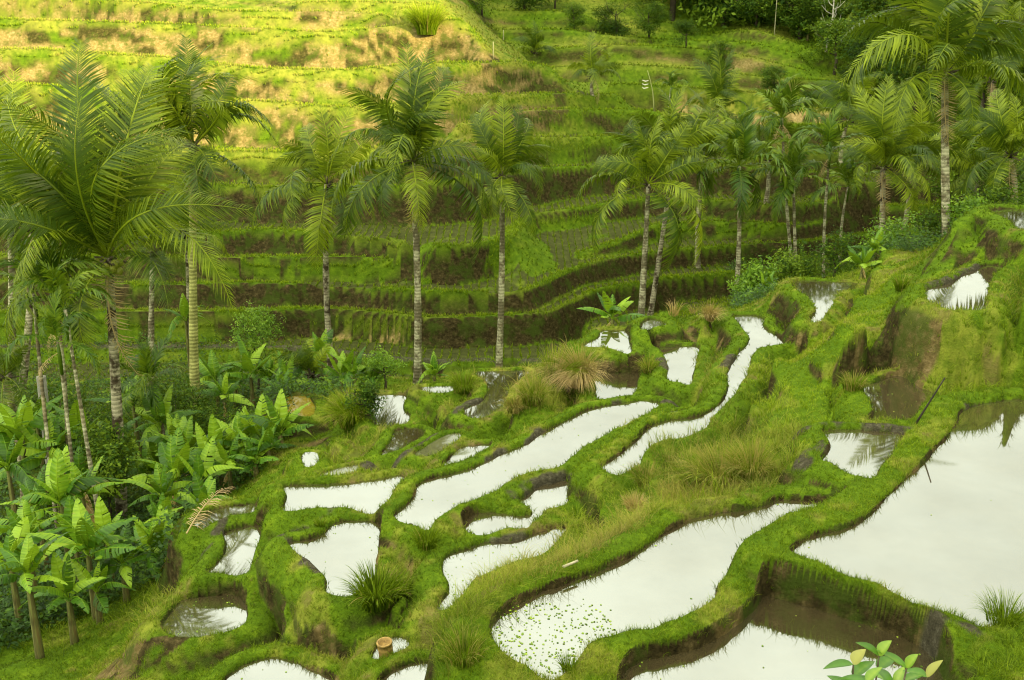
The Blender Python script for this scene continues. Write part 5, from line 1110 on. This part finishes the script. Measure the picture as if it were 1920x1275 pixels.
tag(link('sun_block_ridge', np_mesh('sun_block_ridge', np.array(rg), np.array(Q), M_TERR, True, np.tile([0, 0, .2, 0], (len(rg), 1)))), kind='structure')
# ------------------------------------------------------------------ sky and sun
w = bpy.data.worlds.new('World'); sc.world = w; w.use_nodes = True
t = w.node_tree; t.nodes.clear()
out = t.nodes.new('ShaderNodeOutputWorld'); bg = t.nodes.new('ShaderNodeBackground'); sky = t.nodes.new('ShaderNodeTexSky')
SUN_EL, SUN_AZ = R(16), R(125)                # azimuth of the sun measured from +Y towards +X
sky.sky_type = 'NISHITA'; sky.sun_disc = False; sky.sun_elevation = SUN_EL; sky.sun_rotation = SUN_AZ
sky.air_density = 1.0; sky.dust_density = 4.0; sky.ozone_density = .6
mx = t.nodes.new('ShaderNodeMix'); mx.data_type = 'RGBA'; mx.inputs[0].default_value = .80
tc = t.nodes.new('ShaderNodeTexCoord'); nz = t.nodes.new('ShaderNodeTexNoise'); nz.inputs['Scale'].default_value = 1.4; nz.inputs['Detail'].default_value = 5
rp = t.nodes.new('ShaderNodeValToRGB'); rp.color_ramp.elements[0].position = .3; rp.color_ramp.elements[0].color = (15, 15, 11.6, 1); rp.color_ramp.elements[1].position = .7; rp.color_ramp.elements[1].color = (21, 21, 16.4, 1)
t.links.new(tc.outputs['Generated'], nz.inputs['Vector']); t.links.new(nz.outputs['Fac'], rp.inputs[0])
t.links.new(sky.outputs[0], mx.inputs[6]); t.links.new(rp.outputs[0], mx.inputs[7]); 
# a bright overcast sky: strongest high up and behind the viewer's left shoulder
GD = Vector((-.42, -.30, .86)).normalized()
vd = t.nodes.new('ShaderNodeVectorMath'); vd.operation = 'DOT_PRODUCT'; nv = t.nodes.new('ShaderNodeVectorMath'); nv.operation = 'NORMALIZE'
t.links.new(tc.outputs['Generated'], nv.inputs[0]); t.links.new(nv.outputs[0], vd.inputs[0]); vd.inputs[1].default_value = GD
mr = t.nodes.new('ShaderNodeValToRGB'); t.links.new(vd.outputs['Value'], mr.inputs[0]); e = mr.color_ramp.elements
for el, (p_, c_) in zip((e[0], e[1], e.new(.5)), ((.0, .34), (1.0, 1.0), (.62, .52))): el.position = p_; el.color = (c_, c_, c_, 1)
m2 = t.nodes.new('ShaderNodeMix'); m2.data_type = 'RGBA'; m2.blend_type = 'MULTIPLY'; m2.inputs[0].default_value = 1.0
t.links.new(mx.outputs[2], m2.inputs[6]); t.links.new(mr.outputs[0], m2.inputs[7]); t.links.new(m2.outputs[2], bg.inputs[0])
bg.inputs[1].default_value = .10; t.links.new(bg.outputs[0], out.inputs[0])
sl = bpy.data.lights.new('sun', 'SUN'); sl.energy = 5.0; sl.angle = R(3); sl.color = (1, .82, .40)
so = bpy.data.objects.new('sun', sl); col.objects.link(so)
d = Vector((math.sin(SUN_AZ) * math.cos(SUN_EL), math.cos(SUN_AZ) * math.cos(SUN_EL), math.sin(SUN_EL)))
so.rotation_euler = (-d).to_track_quat('-Z', 'Y').to_euler(); so.location = d * 100
vs = sc.view_settings; vs.view_transform = 'Standard'; vs.look = 'None'; vs.gamma = 1.0; vs.exposure = 1.6
sc.cycles.max_bounces = 6; sc.cycles.diffuse_bounces = 3; sc.cycles.glossy_bounces = 3; sc.cycles.transmission_bounces = 3
sc.cycles.transparent_max_bounces = 6; sc.cycles.caustics_reflective = False; sc.cycles.caustics_refractive = False
sc.cycles.use_denoising = True; sc.cycles.filter_width = 1.15
